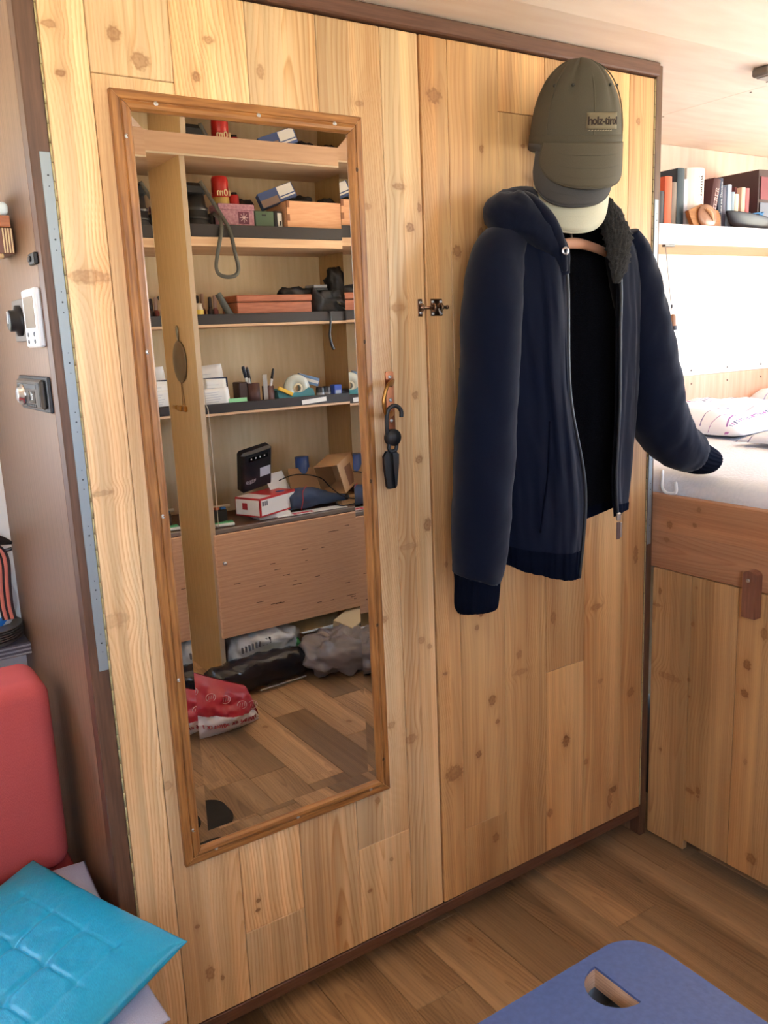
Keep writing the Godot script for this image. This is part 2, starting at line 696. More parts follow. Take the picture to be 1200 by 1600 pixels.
func wardrobe() -> void:
	var w := thing("wardrobe", "tall built-in wardrobe of knotty pine planks with two doors in a dark brown frame", "wardrobe", Vector3(0.6, 0, -0.26))
	var st := mb()
	box(st, Vector3(-0.03, 0, -0.53), Vector3(-0.012, 1.752, -0.03))
	part("side_panel", st, m_veneer, w)
	st = mb()
	box(st, Vector3(1.222, 0, -0.53), Vector3(1.24, 1.752, -0.03))
	part("side_panel", st, m_veneer, w)
	st = mb()
	box(st, Vector3(-0.03, 0, -0.03), Vector3(-0.0025, 1.752, 0.0), 0.0015)
	part("frame_post", st, m_brown, w)
	st = mb()
	box(st, Vector3(1.2205, 0, -0.03), Vector3(1.24, 1.752, 0.003), 0.0015)
	part("frame_post", st, m_brown, w)
	var m_rail := streak("brown_h", 5, rgb(88, 58, 46), rgb(112, 78, 62), Vector3(1.5, 30, 22), 0.45)
	st = mb()
	box(st, Vector3(-0.03, 1.7285, -0.03), Vector3(1.222, 1.754, 0.012), 0.0025)
	part("top_rail", st, m_rail, w)
	st = mb()
	box(st, Vector3(-0.002, 0.052, -0.03), Vector3(1.2205, 0.0765, -0.001), 0.0015)
	part("bottom_rail", st, m_rail, w)
	st = mb()
	box(st, Vector3(-0.01, 0.0, -0.08), Vector3(1.222, 0.055, -0.065))
	part("toe_kick", st, M(rgb(52, 38, 32), 0.7), w)
	st = mb()
	box(st, Vector3(-0.01, 0.055, -0.5), Vector3(1.222, 0.07, -0.03))
	part("base_shelf", st, m_ply_v, w)
	# left door
	knot_list.clear()
	k(0.013, 1.654, 0.010, 0.005, 0.6); k(0.022, 1.595, 0.007, 0.004); k(0.099, 1.654, 0.009, 0.010, 0.7); k(0.132, 1.624, 0.012, 0.012, 0.7)
	k(0.238, 1.665, 0.008, 0.005, 0.6); k(0.214, 1.612, 0.006, 0.007); k(0.318, 1.632, 0.006, 0.010, 0.5); k(0.493, 1.605, 0.009, 0.004, 0.5)
	k(0.030, 1.332, 0.027, 0.010, 0.5); k(0.016, 1.025, 0.016, 0.004, 0.4); k(0.012, 0.83, 0.022, 0.012, 0.25); k(0.069, 0.537, 0.007, 0.008, 0.4)
	k(0.567, 1.481, 0.013, 0.005, 0.6); k(0.587, 1.415, 0.008, 0.008); k(0.501, 1.446, 0.007, 0.005, 0.4); k(0.608, 1.448, 0.004, 0.008)
	k(0.586, 1.126, 0.006, 0.007, 0.6); k(0.590, 1.009, 0.008, 0.007, 0.7); k(0.604, 0.884, 0.008, 0.012); k(0.498, 0.722, 0.009, 0.006, 0.5)
	k(0.582, 0.662, 0.008, 0.007, 0.5); k(0.600, 0.645, 0.006, 0.005, 0.5); k(0.505, 0.510, 0.008, 0.007, 0.5); k(0.548, 0.468, 0.015, 0.009, 0.5)
	k(0.208, 0.265, 0.004, 0.004, 1.0); k(0.206, 0.247, 0.004, 0.003, 1.0); k(0.109, 0.168, 0.008, 0.013, 0.7); k(0.130, 0.148, 0.003, 0.005)
	k(0.094, 0.266, 0.004, 0.004); k(0.440, 0.184, 0.005, 0.004); k(0.466, 0.367, 0.006, 0.007, 0.6); k(0.492, 0.231, 0.004, 0.004, 0.6); k(0.368, 0.150, 0.006, 0.010, 0.6)
	k(0.56, 0.85, 0.02, 0.006, 0.3); k(0.555, 1.28, 0.018, 0.006, 0.3)
	var rects := [[0.0, 0.062, 0.08, 1.7265, 1.06], [0.062, 0.18, 0.08, 1.601, 1.05], [0.062, 0.18, 1.601, 1.7265, 0.98], [0.18, 0.298, 0.08, 0.212, 1.0], [0.18, 0.298, 0.212, 1.7265, 1.05],
		[0.298, 0.418, 0.08, 1.7265, 0.96], [0.418, 0.538, 0.08, 0.28, 0.98], [0.418, 0.538, 0.28, 1.7265, 0.95], [0.538, 0.6145, 0.08, 1.7265, 0.98]]
	var t1 := pine_tex(0.0, 0.08, 0.615, 1.65, 1000.0, rects, 4, pine_l, pine_d)
	var m1 := tex_mat(t1, 0.42)
	uv_rect(0.0, 0.08, 0.615, 1.65)
	planks(part_group("door", w), m1, rects, -0.02, 0.0)
	knot_list.clear()
	k(0.646, 1.633, 0.015, 0.012, 0.75); k(0.750, 1.555, 0.005, 0.006); k(0.745, 1.407, 0.007, 0.011, 0.9); k(0.689, 1.376, 0.009, 0.011, 0.8)
	k(0.851, 1.567, 0.005, 0.004, 0.8); k(1.107, 1.673, 0.010, 0.005, 0.7); k(1.071, 1.713, 0.005, 0.004, 0.6); k(1.169, 1.640, 0.006, 0.007, 0.7)
	k(0.730, 0.690, 0.010, 0.013, 1.0); k(0.718, 0.656, 0.005, 0.006, 0.8); k(0.830, 0.571, 0.007, 0.009, 0.6); k(0.755, 0.490, 0.009, 0.011, 0.9)
	k(0.768, 0.439, 0.005, 0.005, 0.9); k(0.716, 0.382, 0.007, 0.008, 1.0); k(0.652, 0.361, 0.021, 0.016, 0.7); k(0.928, 0.629, 0.007, 0.013, 0.8)
	k(0.967, 0.332, 0.011, 0.014, 0.9); k(0.759, 0.175, 0.008, 0.011, 0.8); k(0.918, 0.174, 0.008, 0.009, 0.7); k(1.187, 0.722, 0.008, 0.02, 0.8)
	k(1.061, 0.625, 0.020, 0.006, 0.5); k(1.076, 0.445, 0.008, 0.006, 0.5); k(1.179, 0.390, 0.011, 0.011, 0.8); k(1.122, 0.159, 0.013, 0.008, 1.0)
	k(1.112, 0.135, 0.008, 0.02, 0.6); k(0.636, 0.580, 0.006, 0.003, 0.9); k(1.031, 0.261, 0.007, 0.007, 0.6); k(0.833, 0.531, 0.019, 0.006, 0.4); k(0.645, 0.80, 0.004, 0.006, 0.7)
	rects = [[0.6175, 0.676, 0.08, 1.7265, 0.98], [0.676, 0.791, 0.08, 0.225, 0.95], [0.676, 0.791, 0.225, 1.7265, 0.97], [0.791, 0.907, 0.08, 1.622, 0.97], [0.791, 0.907, 1.622, 1.7265, 1.0],
		[0.907, 1.022, 0.08, 0.51, 0.97], [0.907, 1.022, 0.51, 1.7265, 0.94], [1.022, 1.142, 0.08, 1.7265, 0.98], [1.142, 1.2175, 0.08, 1.7265, 0.96]]
	var t2 := pine_tex(0.615, 0.08, 0.605, 1.65, 1000.0, rects, 9, rgb(218, 174, 120), rgb(160, 98, 52))
	uv_rect(0.615, 0.08, 0.605, 1.65)
	planks(part_group("door", w), tex_mat(t2, 0.4), rects, -0.02, 0.001)
	uv_default()
	# piano hinges on both posts
	for q in [[-0.018, -0.0035, 0.756, 1.494, -0.002], [1.2215, 1.2335, 0.74, 1.49, 1.2195]]:
		st = mb()
		box(st, Vector3(q[0], q[2], 0.003 if q[0] > 1.0 else 0.0), Vector3(q[1], q[3], 0.0045 if q[0] > 1.0 else 0.0015), 0.0006)
		var h := part("piano_hinge", st, m_galv, w, "bright galvanised hinge leaf")
		st = mb(true)
		var y := 0.085
		while y < 1.72:
			cyl(st, Vector3(q[4], y, 0.0006), Vector3(q[4], y + 0.0235, 0.0004), 0.0014, 8)
			y += 0.0245
		part("hinge_knuckles", st, M(rgb(190, 176, 130), 0.5, 0.4), h)
		st = mb(true)
		y = q[2] + 0.03
		var n := 0
		while y < q[3] - 0.02:
			disc(st, Vector3((q[0] + q[1]) / 2.0 + 0.001, y, 0.0044 if q[0] > 1.0 else 0.0014), Vector3(0, 0, 1), 0.0013 if n % 3 == 1 else 0.0008, 0.0004, 8)
			y += 0.014 if n % 3 < 2 else 0.055
			n += 1
		part("screw_holes", st, M(rgb(70, 75, 80), 0.5, 0.5), h)
	# barrel bolt across the gap between the doors
	var m_ant := M(rgb(140, 112, 92), 0.32, 1.0)
	st = mb()
	box(st, Vector3(0.624, 1.264, 0.001), Vector3(0.651, 1.294, 0.003), 0.0008)
	var bb := part("barrel_bolt", st, m_ant, w, "antique brass barrel bolt between the doors")
	st = mb()
	box(st, Vector3(0.597, 1.264, 0.0), Vector3(0.607, 1.294, 0.002), 0.0008)
	part("keeper", st, m_ant, bb)
	st = mb(true)
	cyl(st, Vector3(0.599, 1.279, 0.007), Vector3(0.657, 1.279, 0.007), 0.0028, 10)
	ball(st, Vector3(0.658, 1.279, 0.007), Vector3(0.0038, 0.0038, 0.0038), 10, 6)
	part("bolt_rod", st, m_ant, bb)
	st = mb(true)
	for x in [0.602, 0.629, 0.645]:
		sweep(st, [Vector3(x, 1.273, 0.002), Vector3(x, 1.274, 0.0085), Vector3(x, 1.279, 0.0112), Vector3(x, 1.284, 0.0085), Vector3(x, 1.285, 0.002)], 0.0022, 6)
	part("guide_loops", st, m_ant, bb)
	st = mb(true)
	cyl(st, Vector3(0.639, 1.279, 0.007), Vector3(0.639, 1.267, 0.012), 0.0018, 8)
	part("bolt_pin", st, m_steel, bb)
	for p in [Vector2(0.602, 1.288), Vector2(0.602, 1.27), Vector2(0.629, 1.289), Vector2(0.647, 1.289), Vector2(0.629, 1.268), Vector2(0.647, 1.268)]:
		screw(bb, Vector3(p.x, p.y, 0.0028), Vector3(0, 0, 1), 0.0032)
	# black lock plate, half behind the sleeve
	st = mb()
	box(st, Vector3(0.686, 1.078, 0.001), Vector3(0.712, 1.169, 0.004), 0.001)
	var lp := part("lock_plate", st, m_black, w, "black metal lock plate beside the jacket sleeve")
	for y in [1.16, 1.127, 1.1]:
		screw(lp, Vector3(0.6925, y, 0.004), Vector3(0, 0, 1), 0.003)
	st = mb()
	box(st, Vector3(0.69, 1.142, 0.004), Vector3(0.7, 1.146, 0.008), 0.001)
	part("latch_tongue", st, m_steel, lp)

func part_group(called: String, w: Node3D) -> Node3D:
	return group_node(called, w)

func mirror() -> void:
	var w := thing("wall_mirror", "tall mirror in a honey-brown wooden frame on the left wardrobe door", "mirror", Vector3(0.286, 0.388, 0.0))
	var m_h := streak("frame_h", 21, rgb(110, 66, 32), rgb(184, 128, 70), Vector3(1.6, 24, 24), 0.38, 0.02, 0.8)
	var m_v := streak("frame_v", 22, rgb(110, 66, 32), rgb(188, 132, 74), Vector3(24, 1.6, 24), 0.38, 0.02, 0.8)
	var x0 := 0.082
	var x1 := 0.490
	var y0 := 0.388
	var y1 := 1.582
	var wd := 0.028
	var pr := [Vector2(0, 0), Vector2(0, 0.009), Vector2(0.06, 0.0105), Vector2(0.42, 0.011), Vector2(0.46, 0.0095), Vector2(0.49, 0.0095), Vector2(0.53, 0.0125), Vector2(0.68, 0.0145), Vector2(0.85, 0.0135), Vector2(0.97, 0.010), Vector2(1, 0.006), Vector2(1, 0.0)]
	for s in 4:
		var g := []
		for q in pr:
			var i: float = q.x * wd
			var c := [Vector3(x0 + i, y0 + i, q.y), Vector3(x1 - i, y0 + i, q.y), Vector3(x1 - i, y1 - i, q.y), Vector3(x0 + i, y1 - i, q.y)]
			var a: Vector3 = c[s]
			var b: Vector3 = c[(s + 1) % 4]
			var d := (b - a).normalized() * 0.0004
			g.append([a + d, b - d])
		var st := mb()
		grid(st, g)
		part("frame_rail", st, m_h if s % 2 == 0 else m_v, w)
	var mm := M(Color(0.90, 0.885, 0.85), 0.0, 1.0)
	var xa := 0.1265
	var xb := 0.4445
	var ya := 0.437
	var yb := 1.5325
	var z := 0.0055
	var st := mb()
	quad(st, Vector3(xa, ya, z), Vector3(xb, ya, z), Vector3(xb, yb, z), Vector3(xa, yb, z))
	part("mirror_glass", st, mm, w)
	var o := 0.022
	var zo := z + o * 0.055
	var inn := [Vector3(xa, ya, z), Vector3(xb, ya, z), Vector3(xb, yb, z), Vector3(xa, yb, z)]
	var out := [Vector3(xa - o, ya - o, zo), Vector3(xb + o, ya - o, zo), Vector3(xb + o, yb + o, zo), Vector3(xa - o, yb + o, zo)]
	for s in 4:
		st = mb()
		quad(st, out[s], out[(s + 1) % 4], inn[(s + 1) % 4], inn[s])
		part("bevel", st, mm, w)
	st = mb()
	box(st, Vector3(x0 + 0.012, y0 + 0.012, 0.0005), Vector3(x1 - 0.012, y1 - 0.012, 0.0035))
	part("backing", st, M(rgb(60, 50, 42), 0.8), w)
	for p in [Vector2(0.102, 1.52), Vector2(0.102, 1.225), Vector2(0.102, 0.98), Vector2(0.102, 0.715), Vector2(0.102, 0.452)]:
		screw(w, Vector3(p.x - 0.002, p.y, 0.012), Vector3(0, 0, 1), 0.0042)
	for p in [Vector2(0.474, 1.5), Vector2(0.474, 1.225), Vector2(0.474, 0.985), Vector2(0.474, 0.72), Vector2(0.474, 0.455)]:
		screw(w, Vector3(p.x, p.y, 0.012), Vector3(0, 0, 1), 0.004, M(rgb(90, 70, 55), 0.4, 0.9))
	for p in [Vector2(0.145, 1.566), Vector2(0.304, 1.566), Vector2(0.437, 1.566), Vector2(0.135, 0.405), Vector2(0.29, 0.405), Vector2(0.444, 0.405)]:
		screw(w, Vector3(p.x, p.y, 0.0125), Vector3(0, 0, 1), 0.0038)
# ------------------------------------------------------------------ bed on the right
func bed() -> void:
	var w := thing("bed_base", "pine bed base cabinet with a reddish top rail and vertical plank front", "bed base", Vector3(1.6, 0, 0.33))
	knot_list.clear()
	# texture for the cabinet planks: a runs along z, y up
	k(0.028, 0.63, 0.004, 0.008, 0.9); k(0.02, 0.595, 0.012, 0.004, 0.6); k(0.118, 0.575, 0.004, 0.005, 0.9); k(0.125, 0.66, 0.003, 0.003, 0.8)
	k(0.06, 0.43, 0.03, 0.008, 0.5); k(0.113, 0.44, 0.004, 0.005, 0.9); k(0.115, 0.40, 0.003, 0.003, 0.9); k(0.04, 0.24, 0.004, 0.004, 0.9)
	k(0.125, 0.17, 0.012, 0.006, 0.8); k(0.147, 0.18, 0.006, 0.008, 0.9); k(0.147, 0.165, 0.004, 0.004, 0.9); k(0.255, 0.52, 0.008, 0.011, 1.0)
	k(0.252, 0.455, 0.009, 0.009, 1.0); k(0.287, 0.08, 0.012, 0.012, 0.9); k(0.262, 0.3, 0.004, 0.008, 0.5); k(0.29, 0.6, 0.008, 0.012, 0.7)
	var cuts := [0.006, 0.112, 0.228, 0.345, 0.46, 0.575]
	var rects := []
	for i in 5:
		rects.append([cuts[i], cuts[i + 1], 0.0, 0.7, 1.0 - 0.03 * (i % 2)])
	var tm := tex_mat(pine_tex(0.0, 0.0, 0.575, 0.7, 900.0, rects, 17, rgb(200, 160, 112), rgb(146, 98, 58)), 0.5)  # plank colours a little darker, standing in for the dim light down here
	UX = Vector3(0, 0, 1.0 / 0.575)
	UY = Vector3(0, -1.0 / 0.7, 0)
	UO = Vector2(0, 1)
	var zc := 0.006
	var n := 0
	while zc < 1.19:
		var wd := 0.106 if n == 0 else 0.1165
		var y0 := 0.01 if n == 0 else 0.036
		var st := mb()
		if n >= 5:
			UO = Vector2(-(zc - cuts[n % 5]) / 0.575, 1)
		box(st, Vector3(1.2415, y0, zc + 0.0005), Vector3(1.257, 0.6835, minf(zc + wd, 1.2) - 0.0005), 0.0013)
		part("plank", st, tm, w)
		zc += wd
		n += 1
	knot_list.clear()
	k(0.05, 0.79, 0.008, 0.008, 0.9); k(0.042, 0.755, 0.007, 0.006, 0.6); k(0.115, 0.80, 0.005, 0.005, 0.9); k(0.125, 0.835, 0.005, 0.006, 0.7); k(0.24, 0.70, 0.004, 0.006, 0.7)
	# rail: grain along z, so the texture is laid with its length on z
	var kl := []
	for q in knot_list:
		kl.append([q[1] - 0.685, q[0], q[3], q[2], q[4]])
	knot_list = kl
	var rt := tex_mat(pine_tex(0.0, 0.0, 0.175, 0.6, 900.0, [[0.0, 0.175, 0.0, 0.6, 0.95]], 44, rgb(204, 150, 112), rgb(158, 98, 66)), 0.5)
	UX = Vector3(0, 1.0 / 0.175, 0)
	UY = Vector3(0, 0, -1.0 / 0.6)
	UO = Vector2(-0.685 / 0.175, 1)
	var st := mb()
	box(st, Vector3(1.2405, 0.6855, -0.53), Vector3(1.262, 0.856, 1.2), 0.002)
	part("top_rail", st, rt, w, "reddish pine top rail")
	uv_default()
	st = mb()
	box(st, Vector3(1.262, 0.8, -0.53), Vector3(2.74, 0.815, 1.2))
	part("slat_board", st, m_ply_v, w)
	st = mb()
	box(st, Vector3(1.3, 0.0, 0.0), Vector3(1.31, 0.04, 1.2))
	part("toe_kick", st, M(rgb(30, 24, 20), 0.8), w)
	st = mb()
	UX = Vector3(1, 0, 0)
	var poly := PackedVector2Array()
	for i in 9:
		var a := PI * i / 8.0
		poly.append(Vector2(0.2655 + 0.0155 * cos(a), 0.722 + 0.010 * sin(a)))
	poly.append(Vector2(0.25, 0.632))
	poly.append(Vector2(0.281, 0.632))
	prism(st, poly, 0.0, 0.022, Transform3D(Basis(Vector3(0, 0, 1), Vector3(0, 1, 0), Vector3(-1, 0, 0)), Vector3(1.2405, 0, 0)))
	var tb := part("turn_button", st, streak("turn", 41, rgb(112, 72, 56), rgb(148, 100, 80), Vector3(20, 1.5, 20), 0.5), w, "brown wooden turn button that holds the panel")
	screw(tb, Vector3(1.2185, 0.712, 0.263), Vector3(-1, 0, 0), 0.0045)
	# mattress
	w = thing("mattress", "thick white mattress on the pine bed base", "mattress", Vector3(1.9, 0.815, 0.65))
	st = mb(true)
	var g := []
	var rows := [[0.0, 0.816], [-0.006, 0.84], [-0.012, 0.862], [-0.008, 0.885], [0.006, 0.898], [0.03, 0.905], [0.08, 0.908]]
	for q in rows:
		var row := []
		for j in 61:
			var z := -0.528 + 1.72 * j / 60.0
			row.append(Vector3(1.278 + q[0] + 0.003 * sin(z * 22.0) * (1.0 if q[1] < 0.9 else 0.3), q[1] + 0.002 * sin(z * 13.0 + q[0] * 90.0), z))
		g.append(row)
	for i in 12:
		var row := []
		for j in 61:
			var z := -0.528 + 1.72 * j / 60.0
			var x := 1.36 + 1.38 * (i + 1) / 12.0
			row.append(Vector3(x, 0.908 + 0.004 * sin(x * 9.0 + z * 5.0), z))
		g.append(row)
	grid(st, g)
	var m_mat := bumpy("mattress", 61, rgb(228, 230, 234), rgb(240, 240, 242), Vector3(6, 6, 6), 0.85, 0.25)
	var mt := part("mattress_body", st, m_mat, w)
	st = mb(true)
	sweep(st, [Vector3(1.268, 0.905, 0.004), Vector3(1.258, 0.895, 0.012), Vector3(1.254, 0.87, 0.016), Vector3(1.255, 0.858, 0.03), Vector3(1.258, 0.862, 0.05), Vector3(1.262, 0.885, 0.045)], 0.004, 7)
	part("piping_loop", st, M(rgb(238, 238, 236), 0.8), mt, "loose white piping loop")
	# bedding with a printed pattern
	var pm := bedding_mat()
	pillow("pillow", "white pillow printed with purple strokes, nearer the wardrobe", Vector3(2.02, 0.912, -0.34), Vector2(0.56, 0.36), 0.075, 0.1, pm, 5, "pillows on the bed")
	pillow("pillow", "white pillow printed with purple strokes at the right edge", Vector3(2.53, 0.912, -0.33), Vector2(0.42, 0.38), 0.1, -0.15, pm, 8, "pillows on the bed")
	var du := pillow("duvet", "folded white duvet with dark dashes printed along its edge", Vector3(2.12, 0.912, 0.1), Vector2(0.9, 0.42), 0.045, 0.06, pm, 12, "")
	du.set_meta("category", "duvet")

func bedding_mat() -> StandardMaterial3D:
	var n := 384
	var im := Image.create(n, n, false, Image.FORMAT_RGB8)
	im.fill(rgb(240, 240, 244))
	var r := RandomNumberGenerator.new()
	r.seed = 4
	for q in 26:
		var c: Color = [rgb(150, 96, 160), rgb(176, 120, 178), rgb(170, 176, 214), rgb(110, 104, 150)][q % 4]
		var x := r.randf() * n
		var y := r.randf() * n
		var a := r.randf_range(-0.5, 0.1)
		for s in int(r.randf_range(25, 70)):
			x += cos(a)
			y += sin(a)
			a += 0.006
			im.fill_rect(Rect2i(int(x) % n, int(y + n) % n, 2, 1 + q % 3), c)
	for b in 3:
		for i in 40:
			if i % 7 != 6:
				im.fill_rect(Rect2i(i * 9 + 4, 100 + b * 120, 4, 9), [rgb(150, 150, 190), rgb(186, 120, 180), rgb(84, 80, 120)][(i + b) % 3])
	im.generate_mipmaps()
	var m := tex_mat(ImageTexture.create_from_image(im), 0.85)
	return m

func pillow(called: String, label: String, at: Vector3, size: Vector2, h: float, turn: float, m: Material, seed_: int, group: String) -> Node3D:
	var w := thing(called, label, "pillow", at, group, true)
	w.rotation.y = turn
	var nz := FastNoiseLite.new()
	nz.seed = seed_
	nz.frequency = 5.0
	var top := []
	var bot := []
	for i in 25:
		var a := []
		var b := []
		for j in 33:
			var u := -1.0 + 2.0 * j / 32.0
			var v := -1.0 + 2.0 * i / 24.0
			var e := pow(clampf((1.0 - pow(absf(u), 3.5)) * (1.0 - pow(absf(v), 3.5)), 0.0, 1.0), 0.45)
			var x := u * size.x / 2.0 * (1.0 - 0.05 * (1.0 - v * v))
			var z := v * size.y / 2.0 * (1.0 - 0.05 * (1.0 - u * u))
			a.append(Vector3(x, 0.012 + h * e * (0.85 + 0.4 * nz.get_noise_2d(x, z)), z))
			b.append(Vector3(x, 0.012 - 0.012 * e, z))
		top.append(a)
		bot.append(b)
	UX = Vector3(1.0 / 0.5, 0, 0)
	UY = Vector3(0, 0, 1.0 / 0.5)
	var st := mb(true)
	grid(st, top, false, true)
	grid(st, bot)
	uv_default()
	part("cover", st, m, w)
	return w

# ------------------------------------------------------------------ bench on the left
func bench() -> void:
	var w := thing("bench", "built-in bench with a dark red seat pad left of the wardrobe", "bench", Vector3(-0.75, 0, 0.02))
	var st := mb()
	box(st, Vector3(-1.5, 0.0, -0.44), Vector3(-0.06, 0.3, 0.24), 0.003)
	part("bench_box", st, m_veneer, w)
	st = mb(true)
	rounded_block(st, Vector3(-1.5, 0.301, -0.28), Vector3(-0.05, 0.352, 0.262), 0.022)
	part("seat_pad", st, bumpy("red_seat", 71, rgb(150, 46, 50), rgb(176, 60, 62), Vector3(40, 40, 40), 0.9, 0.4), w)
	var m_red := bumpy("red_back", 72, rgb(186, 74, 72), rgb(208, 94, 90), Vector3(60, 14, 60), 0.9, 0.5)
	w = thing("back_cushion", "coral red upholstered back cushion standing against the wardrobe's brown side", "cushion", Vector3(-0.4, 0.353, -0.27))
	st = mb(true)
	rounded_block(st, Vector3(-0.78, 0.353, -0.31), Vector3(-0.058, 0.698, -0.165), 0.032)
	part("cushion_body", st, m_red, w)
	# grey lilac seat cushion, then the turquoise one on it
	tufted("seat_cushion", "pale lilac grey quilted cushion lying under the turquoise one", [Vector3(-0.048, 0.374, 0.29), Vector3(-0.045, 0.376, -0.135), Vector3(-0.46, 0.365, 0.36), Vector3(-0.49, 0.372, -0.17)], 0.036, 5, bumpy("lilac", 74, rgb(160, 163, 190), rgb(182, 185, 210), Vector3(25, 25, 25), 0.6, 0.3), 3)
	var teal := bumpy("teal", 75, rgb(16, 138, 174), rgb(28, 160, 196), Vector3(30, 30, 8), 0.34, 0.22)
	tufted("seat_cushion", "bright turquoise satin cushion with rows of tufts on top of the stack", [Vector3(0.008, 0.416, 0.215), Vector3(-0.127, 0.416, -0.125), Vector3(-0.30, 0.40, 0.40), Vector3(-0.435, 0.40, 0.07)], 0.042, 5, teal, 6)
	# ledge behind the bench with bowls and a striped ribbon
	w = thing("ledge", "narrow grey-edged ledge behind the red back cushion", "ledge", Vector3(-0.75, 0.65, -0.49))
	st = mb()
	box(st, Vector3(-1.5, 0.652, -0.53), Vector3(-0.031, 0.676, -0.455), 0.0015)
	part("ledge_board", st, M(rgb(96, 88, 92), 0.5), w)
	for y in [0.654, 0.662, 0.670]:
		st = mb()
		box(st, Vector3(-1.5, y, -0.4555), Vector3(-0.0315, y + 0.003, -0.4525), 0.0006)
		part("edge_strip", st, M(rgb(176, 172, 174), 0.4, 0.4), w)
	var m_pew := M(rgb(120, 116, 108), 0.4, 0.8)
	for i in 6:
		w = thing("saucer", ["dark pewter saucer topmost of the stack on the ledge", "dark pewter saucer second from the top of the stack", "dark pewter saucer third from the top of the stack", "dark pewter saucer third from the bottom of the stack", "dark pewter saucer second from the bottom of the stack", "dark pewter saucer at the bottom of the stack"][5 - i], "saucer", Vector3(-0.098, 0.6765 + i * 0.0045, -0.493), "pewter saucers stacked on the ledge", true)
		st = mb(true)
		lathe(st, [Vector2(0.0001, 0.0), Vector2(0.03, 0.0), Vector2(0.046, 0.003), Vector2(0.062, 0.013), Vector2(0.0635, 0.0145), Vector2(0.062, 0.0155), Vector2(0.046, 0.006), Vector2(0.03, 0.003), Vector2(0.0001, 0.003)], 36)
		part("saucer_body", st, m_pew, w)
	w = thing("striped_ribbon", "salmon and black striped ribbon hanging from a black curved handle on the white wall", "ribbon", Vector3(-0.06, 0.72, -0.48))
	var cols := [rgb(36, 20, 22), rgb(206, 116, 100), rgb(36, 20, 22), rgb(206, 116, 100), rgb(36, 20, 22)]
	var ws := [0.0, 0.004, 0.0105, 0.0145, 0.021, 0.026]
	var path := catmull([Vector2(-0.008, 0.872), Vector2(0.003, 0.855), Vector2(0.006, 0.83), Vector2(0.003, 0.79), Vector2(0.002, 0.75), Vector2(0.005, 0.722)].map(func(v): return Vector3(v.x, v.y, 0)), 5)
	for q in 5:
		var g := []
		for p in path:
			var row := []
			for e in [ws[q], ws[q + 1]]:
				row.append(Vector3(-0.077 + p.x + e, p.y, -0.482 + 0.15 * e))
			g.append(row)
		st = mb(true)
		sheet(st, g, 0.0015)
		part("stripe", st, M(cols[q], 0.7), w)
	st = mb(true)
	sweep(st, [Vector3(-0.13, 0.882, -0.487), Vector3(-0.09, 0.888, -0.487), Vector3(-0.055, 0.878, -0.487), Vector3(-0.036, 0.870, -0.487)], [0.012, 0.015, 0.009, 0.003], 10)
	part("handle", st, m_black, w)
	st = mb(true)
	sweep(st, [Vector3(-0.10, 0.87, -0.487), Vector3(-0.09, 0.858, -0.484), Vector3(-0.075, 0.862, -0.484), Vector3(-0.065, 0.857, -0.484), Vector3(-0.05, 0.858, -0.484), Vector3(-0.038, 0.86, -0.484)], 0.0035, 8)
	part("metal_hook", st, M(rgb(80, 80, 82), 0.35, 1.0), w)
	w = thing("enamel_plate", "white plate with a blue rim band leaning on the wall behind the striped ribbon", "plate", Vector3(-0.12, 0.676, -0.512))
	st = mb(true)
	var xf := Transform3D(Basis(Vector3.RIGHT, PI / 2 - 0.06), Vector3(-0.115, 0.755, -0.522))
	lathe(st, [Vector2(0.0001, 0.0), Vector2(0.05, 0.0), Vector2(0.078, 0.008), Vector2(0.079, 0.0095), Vector2(0.05, 0.003), Vector2(0.0001, 0.003)], 40, xf)
	var pl := part("plate_body", st, m_white, w)
	st = mb(true)
	lathe(st, [Vector2(0.058, 0.0056), Vector2(0.070, 0.0085), Vector2(0.070, 0.0092), Vector2(0.058, 0.0064)], 40, xf)
	part("rim_band", st, M(rgb(40, 120, 200), 0.3), pl)

func rounded_block(st: SurfaceTool, lo: Vector3, hi: Vector3, r: float) -> void:
	# superellipsoid-cornered block: sphere corners pushed out to a box
	var c := (lo + hi) / 2.0
	var h := (hi - lo) / 2.0 - Vector3(r, r, r)
	var g := []
	for i in 17:
		var t := -PI / 2 + PI * i / 16.0
		var row := []
		for q in 32:
			var a := -TAU * (q + 0.5) / 32.0
			var d := Vector3(cos(t) * cos(a), sin(t), cos(t) * sin(a))
			var s := Vector3(signf(d.x), signf(t) if i != 8 else 0.0, signf(d.z))
			row.append(c + d * r + Vector3(s.x * h.x, s.y * h.y, s.z * h.z))
		g.append(row)
	grid(st, g, true)
	var b := []
	var e := []
	for q in 32:
		b.append(g[0][q])
		e.append(g[16][q])
	for q in range(1, 31):
		tri(st, e[0], e[q], e[q + 1])
		tri(st, b[0], b[q + 1], b[q])

